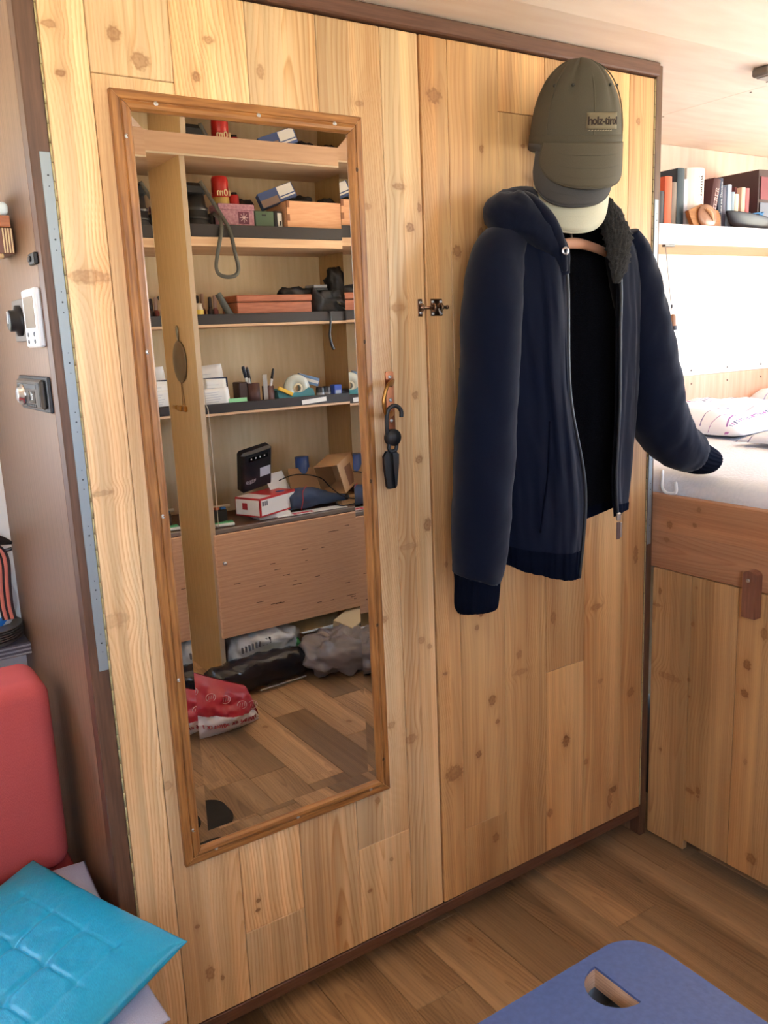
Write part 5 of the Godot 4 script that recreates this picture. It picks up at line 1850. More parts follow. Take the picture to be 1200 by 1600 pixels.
func top_shelf_things() -> void:
	var Y := 1.578
	# black camera with long lens standing on end, its strap hanging over the lip
	var w := thing("photo_camera", "black camera standing on its long lens at the left of the top shelf", "camera", Vector3(0.86, Y, 1.64))
	var st := mb(true)
	lathe(st, [Vector2(0.0001, 0), Vector2(0.05, 0), Vector2(0.05, 0.05), Vector2(0.046, 0.056), Vector2(0.044, 0.10), Vector2(0.04, 0.105), Vector2(0.036, 0.14), Vector2(0.0001, 0.14)], 28, Transform3D(Basis.IDENTITY, Vector3(0.862, Y, 1.645)))
	var ln := part("lens", st, M(rgb(26, 26, 28), 0.35), w)
	for y in [0.03, 0.06, 0.09]:
		st = mb(true)
		lathe(st, [Vector2(0.045, y), Vector2(0.0515 - y * 0.06, y + 0.002), Vector2(0.0515 - y * 0.06, y + 0.010), Vector2(0.045, y + 0.012)], 28, Transform3D(Basis.IDENTITY, Vector3(0.862, Y, 1.645)))
		part("lens_ring", st, M(rgb(40, 40, 42), 0.3), ln)
	st = mb()
	box(st, Vector3(0.818, Y + 0.135, 1.61), Vector3(0.898, Y + 0.18, 1.69), 0.012)
	part("camera_body", st, m_black, w)
	st = mb()
	box(st, Vector3(0.886, Y + 0.145, 1.625), Vector3(0.905, Y + 0.172, 1.675), 0.006)
	part("grip", st, m_black, w)
	st = mb(true)
	var path := catmull([Vector3(0.872, 1.76, 1.60), Vector3(0.895, 1.71, 1.585), Vector3(0.92, 1.655, 1.565), Vector3(0.943, 1.60, 1.55), Vector3(0.956, 1.53, 1.548), Vector3(0.965, 1.475, 1.548), Vector3(0.952, 1.452, 1.546), Vector3(0.92, 1.446, 1.545), Vector3(0.892, 1.455, 1.546), Vector3(0.884, 1.48, 1.547), Vector3(0.895, 1.53, 1.548), Vector3(0.912, 1.59, 1.55), Vector3(0.92, 1.63, 1.565), Vector3(0.91, 1.66, 1.60)], 6)
	var g := []
	for i in path.size():
		var t: Vector3 = (path[mini(i + 1, path.size() - 1)] - path[maxi(i - 1, 0)]).normalized()
		var n := t.cross(Vector3(0.25 * sin(i * 0.1), 0, 1)).normalized() * 0.0065
		g.append([path[i] - n, path[i] + n])
	sheet(st, g, 0.002)
	part("strap", st, M(rgb(84, 82, 74), 0.8), w, "grey carrying strap hanging in a loop")
	st = mb()
	box(st, Vector3(0.9, Y, 1.62), Vector3(0.93, Y + 0.085, 1.70), 0.012)
	simple("lens_pouch", "small black pouch between the camera and the pink box", "pouch", st, m_black, Vector3(0.915, Y, 1.66))
	# red cans
	w = thing("spray_can", "tall red spray can with a yellow band behind the pink box", "can", Vector3(0.99, Y, 1.72))
	st = mb(true)
	lathe(st, [Vector2(0.0001, 0), Vector2(0.029, 0), Vector2(0.03, 0.002), Vector2(0.03, 0.165), Vector2(0.028, 0.167), Vector2(0.0295, 0.17), Vector2(0.0295, 0.212), Vector2(0.026, 0.222), Vector2(0.0001, 0.223)], 26, Transform3D(Basis.IDENTITY, Vector3(0.995, Y, 1.72)))
	var cb := part("can_body", st, M(rgb(196, 40, 36), 0.35), w)
	st = mb(true)
	lathe(st, [Vector2(0.0303, 0.125), Vector2(0.0306, 0.126), Vector2(0.0306, 0.15), Vector2(0.0303, 0.151)], 26, Transform3D(Basis.IDENTITY, Vector3(0.995, Y, 1.72)))
	part("yellow_band", st, M(rgb(208, 176, 96), 0.4), cb)
	text("lettering", "t0m", 0.03, M(rgb(226, 196, 150), 0.5), cb, Transform3D(Basis(Vector3.UP, PI), Vector3(0.995, Y + 0.165, 1.6885)), "Droid Sans", 700, 0.001)
	w = thing("red_can", "small red can right of the tall spray can", "can", Vector3(1.04, Y, 1.71))
	st = mb(true)
	lathe(st, [Vector2(0.0001, 0), Vector2(0.017, 0), Vector2(0.0175, 0.002), Vector2(0.0175, 0.155), Vector2(0.015, 0.162), Vector2(0.0001, 0.163)], 20, Transform3D(Basis.IDENTITY, Vector3(1.042, Y, 1.71)))
	var rc := part("can_body", st, M(rgb(186, 40, 44), 0.4), w)
	st = mb(true)
	lathe(st, [Vector2(0.0001, 0.162), Vector2(0.011, 0.162), Vector2(0.011, 0.17), Vector2(0.0001, 0.171)], 16, Transform3D(Basis.IDENTITY, Vector3(1.042, Y, 1.71)))
	part("cap", st, m_black, rc)
	# pink box with a square emblem
	w = thing("pink_box", "mottled pink box with a square dark emblem on the top shelf", "box", Vector3(0.995, Y, 1.635))
	st = mb()
	box(st, Vector3(0.932, Y, 1.6), Vector3(1.063, Y + 0.095, 1.675), 0.0015)
	var pb := part("box_base", st, streak("pinkbox", 131, rgb(148, 96, 112), rgb(196, 148, 158), Vector3(14, 14, 14), 0.6), w)
	st = mb()
	box(st, Vector3(0.93, Y + 0.095, 1.598), Vector3(1.065, Y + 0.115, 1.677), 0.0015)
	part("lid", st, streak("pinkbox", 131, rgb(148, 96, 112), rgb(196, 148, 158), Vector3(14, 14, 14), 0.6), w)
	st = mb()
	box(st, Vector3(1.003, Y + 0.05, 1.5985), Vector3(1.043, Y + 0.09, 1.6), 0.0004)
	var em := part("emblem", st, M(rgb(96, 34, 60), 0.6), pb)
	st = mb()
	for i in 8:
		var a := TAU * i / 8.0
		sweep(st, [Vector3(1.023, Y + 0.07, 1.5984), Vector3(1.023 + cos(a) * 0.016, Y + 0.07 + sin(a) * 0.016, 1.5984)], 0.0012, 4, true, 1)
	part("star", st, M(rgb(222, 196, 200), 0.6), em)
	st = mb(true)
	blob(st, Vector3(1.075, Y + 0.075, 1.735), Vector3(0.055, 0.075, 0.04), 0.02, 18.0, 3, 32, 18, Y)
	simple("dark_hat", "soft black hat behind the green box", "hat", st, m_black, Vector3(1.075, Y, 1.735), "hat_body")
	w = thing("green_box", "plain dark green metal box beside the pink one", "box", Vector3(1.105, Y, 1.64))
	st = mb()
	box(st, Vector3(1.068, Y, 1.605), Vector3(1.143, Y + 0.097, 1.685), 0.003)
	var gb := part("box_body", st, M(rgb(74, 98, 74), 0.55), w)
	st = mb()
	box(st, Vector3(1.096, Y + 0.08, 1.6035), Vector3(1.112, Y + 0.085, 1.606), 0.0006)
	part("catch", st, m_black, gb)
	w = thing("white_label_tin", "dark round tin with a white label left of the pine crate", "tin", Vector3(1.166, Y, 1.64))
	st = mb(true)
	lathe(st, [Vector2(0.0001, 0), Vector2(0.021, 0), Vector2(0.022, 0.002), Vector2(0.022, 0.098), Vector2(0.0205, 0.101), Vector2(0.0001, 0.102)], 24, Transform3D(Basis.IDENTITY, Vector3(1.166, Y, 1.635)))
	var tn := part("tin_body", st, M(rgb(64, 62, 66), 0.4), w)
	st = mb(true)
	var lg := []
	for i in 9:
		var a := -PI / 2 - 0.25 + 1.0 * i / 8.0
		lg.append([Vector3(1.166 + cos(a) * 0.0225, Y + 0.045, 1.635 + sin(a) * 0.0225), Vector3(1.166 + cos(a) * 0.0225, Y + 0.093, 1.635 + sin(a) * 0.0225)])
	sheet(st, lg, 0.0005)
	var lb := part("label", st, m_paper, tn)
	st = mb()
	for i in 5:
		var a := -PI / 2 + 0.1 + 0.06 * i
		box(st, Vector3(1.166 + cos(a) * 0.0229 - 0.0006, Y + 0.05, 1.635 + sin(a) * 0.0229 - 0.0003), Vector3(1.166 + cos(a) * 0.0229 + 0.0004, Y + 0.066, 1.635 + sin(a) * 0.0229 + 0.0003))
	part("barcode", st, m_black, lb)
	# pine crate with things on it
	w = thing("pine_crate", "long pale pine crate with finger joints on the top shelf", "crate", Vector3(1.32, Y, 1.66))
	var m_cr := streak("crate", 132, rgb(222, 160, 116), rgb(238, 186, 146), Vector3(2, 24, 20), 0.55)
	st = mb()
	box(st, Vector3(1.193, Y, 1.60), Vector3(1.447, Y + 0.135, 1.612), 0.001)
	part("front_board", st, m_cr, w)
	st = mb()
	box(st, Vector3(1.193, Y, 1.75), Vector3(1.447, Y + 0.135, 1.762), 0.001)
	part("rear_board", st, m_cr, w)
	for x in [1.193, 1.435]:
		st = mb()
		box(st, Vector3(x, Y, 1.612), Vector3(x + 0.012, Y + 0.135, 1.75), 0.001)
		part("end_board", st, m_cr, w)
	st = mb()
	for x in [1.1928, 1.4365]:
		for i in 3:
			box(st, Vector3(x, Y + 0.022 + i * 0.045, 1.5994), Vector3(x + 0.0108, Y + 0.044 + i * 0.045, 1.604))
	part("finger_joints", st, M(rgb(150, 98, 66), 0.6), w)
	st = mb()
	box(st, Vector3(1.205, Y + 0.02, 1.612), Vector3(1.435, Y + 0.03, 1.75))
	part("bottom_board", st, m_cr, w)
	st = mb(true)
	blob(st, Vector3(1.27, Y + 0.128, 1.665), Vector3(0.065, 0.03, 0.04), 0.02, 24.0, 4)
	simple("dark_gloves", "black gloves lying in the pine crate", "gloves", st, m_black, Vector3(1.27, Y + 0.1, 1.665), "gloves_body")
	st = mb(true)
	blob(st, Vector3(1.405, Y + 0.13, 1.68), Vector3(0.03, 0.03, 0.035), 0.02, 24.0, 6)
	simple("dark_pouch", "small dark pouch at the right end of the pine crate", "pouch", st, M(rgb(40, 38, 40), 0.7), Vector3(1.405, Y + 0.1, 1.68), "pouch_body")
	w = thing("packet", "tilted blue and white cardboard packet leaning on the pine crate", "packet", Vector3(1.185, 1.735, 1.66), "", true)
	w.rotation = Vector3(0.15, 0.25, 0.36)
	st = mb()
	box(st, Vector3(-0.068, -0.027, -0.018), Vector3(0.068, 0.027, 0.018), 0.001)
	var pk := part("packet_body", st, M(rgb(76, 96, 146), 0.5), w)
	st = mb()
	box(st, Vector3(0.006, -0.008, -0.0188), Vector3(0.064, 0.025, -0.0178), 0.0003)
	part("white_label", st, m_paper, pk)
	st = mb()
	box(st, Vector3(-0.067, -0.026, -0.0188), Vector3(0.0, 0.0, -0.0178), 0.0003)
	part("brown_print", st, M(rgb(150, 128, 116), 0.5), pk)
	st = mb()
	box(st, Vector3(0.006, -0.018, -0.0187), Vector3(0.066, -0.012, -0.0178), 0.0003)
	part("white_stripe", st, m_paper, pk)

func middle_shelf_things() -> void:
	var Y := 1.2905
	var w := thing("glass_jar", "small glass jar with yellow contents at the left of the middle shelf", "jar", Vector3(0.836, Y, 1.63))
	var st := mb(true)
	lathe(st, [Vector2(0.0001, 0), Vector2(0.021, 0), Vector2(0.0225, 0.003), Vector2(0.0225, 0.05), Vector2(0.018, 0.062), Vector2(0.0185, 0.072), Vector2(0.0165, 0.073), Vector2(0.0001, 0.073)], 24, Transform3D(Basis.IDENTITY, Vector3(0.836, Y, 1.63)))
	var gj := part("jar_body", st, M(rgb(196, 184, 164), 0.25), w)
	st = mb(true)
	lathe(st, [Vector2(0.0228, 0.02), Vector2(0.023, 0.021), Vector2(0.023, 0.05), Vector2(0.0228, 0.051)], 24, Transform3D(Basis.IDENTITY, Vector3(0.836, Y, 1.63)))
	part("yellow_label", st, M(rgb(222, 190, 70), 0.5), gj)
	var cs := [rgb(120, 50, 50), rgb(40, 36, 40), rgb(96, 40, 46), rgb(60, 56, 60), rgb(130, 70, 66)]
	var names := ["dark red little bottle at the left end behind the glass jar", "black little bottle behind the glass jar", "maroon little bottle third from the partition", "grey-black little bottle fourth from the partition", "brownish red little bottle left of the torch"]
	for i in 5:
		var c := Vector3(0.838 + i * 0.024, Y, 1.70 - 0.012 * (i % 2))
		w = thing("little_bottle", names[i], "bottle", c, "little bottles on the middle shelf", true)
		st = mb(true)
		lathe(st, [Vector2(0.0001, 0), Vector2(0.0098, 0), Vector2(0.0105, 0.002), Vector2(0.0105, 0.05), Vector2(0.006, 0.06), Vector2(0.0001, 0.06)], 16)
		part("bottle_body", st, M(cs[i], 0.3), w)
		st = mb(true)
		lathe(st, [Vector2(0.0065, 0.058), Vector2(0.007, 0.06), Vector2(0.0065, 0.096 + 0.006 * (i % 3)), Vector2(0.0001, 0.098 + 0.006 * (i % 3))], 14)
		part("bottle_cap", st, M(rgb(30, 28, 30) if i % 2 else rgb(176, 150, 140), 0.4), w)
	w = thing("torch", "grey-green torch leaning on the reddish wooden box", "torch", Vector3(0.93, Y, 1.62))
	st = mb(true)
	sweep(st, [Vector3(0.955, Y + 0.024, 1.615), Vector3(0.94, Y + 0.055, 1.62), Vector3(0.925, Y + 0.088, 1.625), Vector3(0.916, Y + 0.105, 1.628)], [0.014, 0.0125, 0.0115, 0.011], 16)
	var tc := part("torch_body", st, M(rgb(82, 88, 84), 0.5), w)
	st = mb(true)
	ball(st, Vector3(0.962, Y + 0.022, 1.61), Vector3(0.01, 0.01, 0.01), 14, 8)
	part("torch_head", st, M(rgb(150, 152, 150), 0.3, 0.8), tc)
	w = thing("wooden_box", "flat reddish brown wooden box with a lid on the middle shelf", "box", Vector3(1.13, Y, 1.67))
	var m_rb := streak("redbox", 133, rgb(150, 84, 58), rgb(190, 116, 84), Vector3(2, 22, 16), 0.45)
	st = mb()
	box(st, Vector3(0.975, Y, 1.60), Vector3(1.272, Y + 0.072, 1.735), 0.002)
	part("box_base", st, m_rb, w)
	st = mb()
	box(st, Vector3(0.973, Y + 0.0745, 1.598), Vector3(1.274, Y + 0.098, 1.737), 0.003)
	part("lid", st, m_rb, w)
	st = mb()
	box(st, Vector3(0.978, Y + 0.072, 1.603), Vector3(1.269, Y + 0.0745, 1.732))
	part("lid_gap", st, M(rgb(40, 22, 16), 0.8), w)
	w = thing("black_bag", "crumpled black bag with hanging straps at the right of the middle shelf", "bag", Vector3(1.37, Y, 1.66))
	st = mb(true)
	blob(st, Vector3(1.36, Y + 0.058, 1.66), Vector3(0.09, 0.06, 0.05), 0.03, 22.0, 11, 48, 28, Y)
	var m_bag := M(rgb(24, 24, 28), 0.6)
	var bg := part("bag_body", st, m_bag, w)
	st = mb(true)
	blob(st, Vector3(1.415, Y + 0.12, 1.665), Vector3(0.035, 0.075, 0.035), 0.02, 26.0, 13, 32, 20, Y)
	part("upper_pouch", st, m_bag, bg)
	st = mb(true)
	blob(st, Vector3(1.25, Y + 0.105, 1.68), Vector3(0.07, 0.02, 0.035), 0.016, 22.0, 15, 32, 16)
	part("side_flap", st, m_bag, bg)
	st = mb(true)
	sweep(st, [Vector3(1.318, Y + 0.03, 1.60), Vector3(1.322, Y + 0.03, 1.556), Vector3(1.318, Y - 0.01, 1.548), Vector3(1.312, Y - 0.05, 1.548), Vector3(1.318, Y - 0.085, 1.548), Vector3(1.328, Y - 0.105, 1.55)], [Vector2(0.003, 0.006), Vector2(0.003, 0.006), Vector2(0.003, 0.005), Vector2(0.003, 0.005), Vector2(0.003, 0.006), Vector2(0.003, 0.006)], 8)
	part("strap", st, m_black, bg)
	st = mb(true)
	sweep(st, [Vector3(1.395, Y + 0.06, 1.60), Vector3(1.40, Y + 0.045, 1.556), Vector3(1.402, Y + 0.02, 1.548), Vector3(1.405, Y - 0.01, 1.547)], [0.008, 0.009, 0.012, 0.009], 10)
	part("dangling_pouch", st, m_black, bg)
	st = mb(true)
	sweep(st, [Vector3(1.385, Y + 0.07, 1.606), Vector3(1.392, Y + 0.055, 1.585), Vector3(1.397, Y + 0.03, 1.552)], [Vector2(0.002, 0.005), Vector2(0.002, 0.005), Vector2(0.002, 0.005)], 8)
	part("grey_strap", st, M(rgb(130, 130, 118), 0.7), bg)
	st = mb()
	box(st, Vector3(1.302, Y + 0.122, 1.63), Vector3(1.36, Y + 0.134, 1.70), 0.002)
	w = simple("grey_case", "slim grey case lying on top of the black bag", "case", st, M(rgb(120, 120, 124), 0.4), Vector3(1.33, Y + 0.12, 1.66), "case_body")
	st = mb()
	box(st, Vector3(1.301, Y + 0.112, 1.629), Vector3(1.361, Y + 0.122, 1.701), 0.002)
	part("case_base", st, m_black, w)

func lower_shelf_things() -> void:
	var Y := 0.9885
	var w := thing("letter_holder", "dark blue letter holder filled with white papers on the lower shelf", "letter holder", Vector3(0.87, Y, 1.64))
	var st := mb()
	box(st, Vector3(0.81, Y, 1.655), Vector3(0.94, Y + 0.118, 1.662), 0.001)
	part("holder_back", st, M(rgb(44, 54, 84), 0.5), w)
	st = mb()
	box(st, Vector3(0.81, Y, 1.6), Vector3(0.94, Y + 0.006, 1.69), 0.001)
	part("holder_base", st, M(rgb(44, 54, 84), 0.5), w)
	w = sheet_paper("tall white sheet standing at the back of the letter holder", Vector3(0.874, Y + 0.007, 1.672), Vector2(0.135, 0.155), 0.06, m_paper)
	w = sheet_paper("note sheet with faint lines in front of the blue holder", Vector3(0.884, Y + 0.007, 1.642), Vector2(0.084, 0.108), -0.04, m_paper)
	w = sheet_paper("wider note sheet lowest in the letter holder", Vector3(0.882, Y + 0.007, 1.632), Vector2(0.105, 0.075), 0.05, m_paper)
	w = thing("green_note", "pale green note lying in front of the white papers", "note", Vector3(0.94, Y, 1.6))
	st = mb()
	box(st, Vector3(0.905, Y + 0.012, 1.578), Vector3(0.975, Y + 0.046, 1.5805), 0.0004, Transform3D(Basis(Vector3.RIGHT, 0.06), Vector3(0, 0.0955, -0.06)))
	part("note_sheet", st, M(rgb(148, 214, 160), 0.7), w)
	for i in 2:
		var c: Vector3 = [Vector3(1.03, Y, 1.64), Vector3(1.088, Y, 1.635)][i]
		w = thing("pen_cup", ["wide dark brown leather pen cup nearer the papers", "smaller brown leather pen cup nearer the tape dispenser"][i], "pen cup", c, "leather pen cups on the lower shelf", true)
		st = mb(true)
		var r: float = [0.025, 0.022][i]
		var h: float = [0.09, 0.076][i]
		lathe(st, [Vector2(0.0001, 0), Vector2(r, 0), Vector2(r, h), Vector2(r - 0.003, h), Vector2(r - 0.003, 0.004), Vector2(0.0001, 0.004)], 24)
		part("cup_body", st, bumpy("leather", 134, rgb(72, 44, 40), rgb(96, 62, 56), Vector3(30, 30, 30), 0.5, 0.5), w)
	st = mb()
	box(st, Vector3(0.972, Y, 1.63), Vector3(1.006, Y + 0.096, 1.69), 0.003)
	simple("leather_case", "dark brown leather case between papers and pen cup", "case", st, M(rgb(56, 36, 34), 0.5), Vector3(0.99, Y, 1.66), "case_body")
	pen("white marker pen with a dark cap in the wide leather cup", Vector3(1.03, Y + 0.006, 1.64), Vector3(1.002, Y + 0.152, 1.652), 0.0065, rgb(226, 232, 234), rgb(34, 44, 56))
	pen("dark green marker pen in the wide leather cup", Vector3(1.036, Y + 0.006, 1.65), Vector3(1.02, Y + 0.142, 1.655), 0.006, rgb(52, 92, 90), rgb(30, 48, 50))
	pen("silver pencil leaning out of the wide leather cup", Vector3(1.022, Y + 0.006, 1.632), Vector3(1.008, Y + 0.15, 1.63), 0.004, rgb(190, 194, 198), rgb(60, 60, 64))
	pen("black and white ballpoint pen leaning right in the smaller cup", Vector3(1.082, Y + 0.006, 1.635), Vector3(1.118, Y + 0.138, 1.64), 0.0045, rgb(200, 200, 204), rgb(30, 30, 34))
	pen("short pale pen in the smaller cup", Vector3(1.092, Y + 0.006, 1.632), Vector3(1.08, Y + 0.115, 1.64), 0.004, rgb(216, 214, 206), rgb(180, 176, 160))
	st = mb()
	box(st, Vector3(1.053, Y, 1.6), Vector3(1.07, Y + 0.12, 1.603), 0.0004)
	simple("steel_ruler", "short grey steel ruler standing between the two pen cups", "ruler", st, M(rgb(150, 150, 148), 0.35, 0.8), Vector3(1.06, Y, 1.6), "ruler_body")
	w = thing("tape_dispenser", "teal tape dispenser with a roll of clear tape on the lower shelf", "tape dispenser", Vector3(1.205, Y, 1.64))
	st = mb()
	prism(st, PackedVector2Array([Vector2(1.128, Y), Vector2(1.282, Y), Vector2(1.27, Y + 0.055), Vector2(1.25, Y + 0.06), Vector2(1.222, Y + 0.045), Vector2(1.18, Y + 0.045), Vector2(1.125, Y + 0.064), Vector2(1.118, Y + 0.055)]), 1.62, 1.665)
	part("base", st, M(rgb(58, 128, 136), 0.4), w)
	st = mb(true)
	lathe(st, [Vector2(0.014, -0.01), Vector2(0.05, -0.01), Vector2(0.052, 0.0), Vector2(0.05, 0.01), Vector2(0.014, 0.01), Vector2(0.014, -0.01)], 36, Transform3D(Basis(Vector3.RIGHT, PI / 2), Vector3(1.205, Y + 0.06, 1.632)))
	var tr := part("tape_roll", st, M(rgb(190, 196, 186), 0.2), w)
	st = mb(true)
	lathe(st, [Vector2(0.012, -0.011), Vector2(0.019, -0.011), Vector2(0.019, 0.011), Vector2(0.012, 0.011)], 24, Transform3D(Basis(Vector3.RIGHT, PI / 2), Vector3(1.205, Y + 0.06, 1.632)))
	part("core", st, M(rgb(206, 198, 170), 0.6), tr)
	st = mb()
	box(st, Vector3(-0.035, -0.007, -0.004), Vector3(0.03, 0.007, 0.006), 0.002, Transform3D(Basis(Vector3.BACK, -0.45), Vector3(1.15, Y + 0.052, 1.612)))
	simple("yellow_knife", "small yellow knife lying against the tape dispenser", "knife", st, M(rgb(232, 186, 60), 0.45), Vector3(1.15, Y + 0.04, 1.612), "handle")
	w = thing("blue_carton", "slim blue and white carton lying tilted behind the tape dispenser", "carton", Vector3(1.28, Y + 0.085, 1.68), "", true)
	w.rotation = Vector3(0, 0.35, -0.3)
	st = mb()
	box(st, Vector3(-0.04, -0.015, -0.025), Vector3(0.04, 0.017, 0.025), 0.001)
	var bc := part("carton_body", st, M(rgb(120, 152, 190), 0.45), w)
	st = mb()
	box(st, Vector3(0.0402, -0.014, -0.024), Vector3(0.0412, 0.016, 0.024), 0.0003)
	part("blue_end", st, M(rgb(36, 74, 186), 0.45), bc)
	st = mb()
	box(st, Vector3(-0.039, -0.005, -0.0258), Vector3(0.039, 0.006, -0.025), 0.0003)
	part("white_stripe", st, m_paper, bc)
	for i in 2:
		w = thing("black_tin", ["black round tin right of the tape dispenser", "black round tin next to the small blue box"][i], "tin", Vector3(1.305 + i * 0.033, Y, 1.63 + i * 0.008), "black tins on the lower shelf", true)
		st = mb(true)
		lathe(st, [Vector2(0.0001, 0), Vector2(0.0155, 0), Vector2(0.016, 0.002), Vector2(0.016, 0.052), Vector2(0.0145, 0.058), Vector2(0.0001, 0.059)], 20)
		part("tin_body", st, M(rgb(26, 26, 30), 0.3), w)
		st = mb(true)
		lathe(st, [Vector2(0.0162, 0.028), Vector2(0.0164, 0.029), Vector2(0.0164, 0.036), Vector2(0.0162, 0.037)], 20)
		part("pale_band", st, M(rgb(170, 170, 172), 0.4), w)
	st = mb()
	box(st, Vector3(1.36, Y, 1.615), Vector3(1.392, Y + 0.062, 1.65), 0.001)
	w = simple("small_blue_box", "small blue cardboard box beside the black tins", "box", st, M(rgb(60, 96, 196), 0.5), Vector3(1.376, Y, 1.63), "box_body")
	st = mb()
	box(st, Vector3(1.364, Y + 0.02, 1.6142), Vector3(1.388, Y + 0.042, 1.615), 0.0002)
	part("print", st, M(rgb(176, 196, 226), 0.5), w)
	st = mb()
	box(st, Vector3(1.395, Y, 1.62), Vector3(1.455, Y + 0.04, 1.7), 0.002)
	simple("dark_blue_case", "dark navy case at the right end of the lower shelf", "case", st, M(rgb(26, 32, 60), 0.5), Vector3(1.425, Y, 1.66), "case_body")
	w = thing("shelf_tag", "white paper tag stuck on the black lip of the lower shelf", "tag", Vector3(1.237, Y + 0.01, 1.557))
	st = mb()
	box(st, Vector3(-0.052, -0.008, -0.0004), Vector3(0.052, 0.008, 0.0004), 0.0002, Transform3D(Basis(Vector3.BACK, 0.06), Vector3(1.237, Y + 0.014, 1.5582)))
	part("tag_paper", st, m_paper, w)
	st = mb()
	box(st, Vector3(1.405, Y + 0.004, 1.5578), Vector3(1.42, Y + 0.022, 1.5588), 0.0002)
	simple("small_tag", "tiny pale tag at the right end of the lower shelf lip", "tag", st, m_paper, Vector3(1.41, Y, 1.558), "tag_paper")

func sheet_paper(label: String, at: Vector3, size: Vector2, tilt: float, m: Material) -> Node3D:
	var w := thing("paper_sheet", label, "paper", at, "papers in the letter holder", true)
	w.rotation = Vector3(0.1, 0, tilt)
	var g := []
	for i in 7:
		var row := []
		for j in 7:
			var u := j / 6.0 - 0.5
			var v := i / 6.0
			row.append(Vector3(u * size.x, v * size.y, -0.003 * sin(v * 3.0) - 0.002 * u * u * 4.0))
		g.append(row)
	var st := mb(true)
	sheet(st, g, 0.0006)
	part("sheet", st, m, w)
	st = mb()
	for i in 5:
		box(st, Vector3(-size.x * 0.38, size.y * (0.35 + 0.11 * i), -0.0046), Vector3(size.x * (0.1 + 0.06 * (i % 3)), size.y * (0.35 + 0.11 * i) + 0.0014, -0.0036))
	part("written_lines", st, M(rgb(170, 176, 190), 0.8), w)
	return w

func pen(label: String, a: Vector3, b: Vector3, r: float, c: Color, tip: Color) -> void:
	var w := thing("pen", label, "pen", a, "pens in the leather cups")
	var st := mb(true)
	sweep(st, [a, a.lerp(b, 0.72)], r, 12, true, 1)
	part("barrel", st, M(c, 0.35), w)
	st = mb(true)
	sweep(st, [a.lerp(b, 0.72), a.lerp(b, 0.96), b], [r * 1.1, r * 1.05, r * 0.7], 12, true, 1)
	part("pen_cap", st, M(tip, 0.35), w)

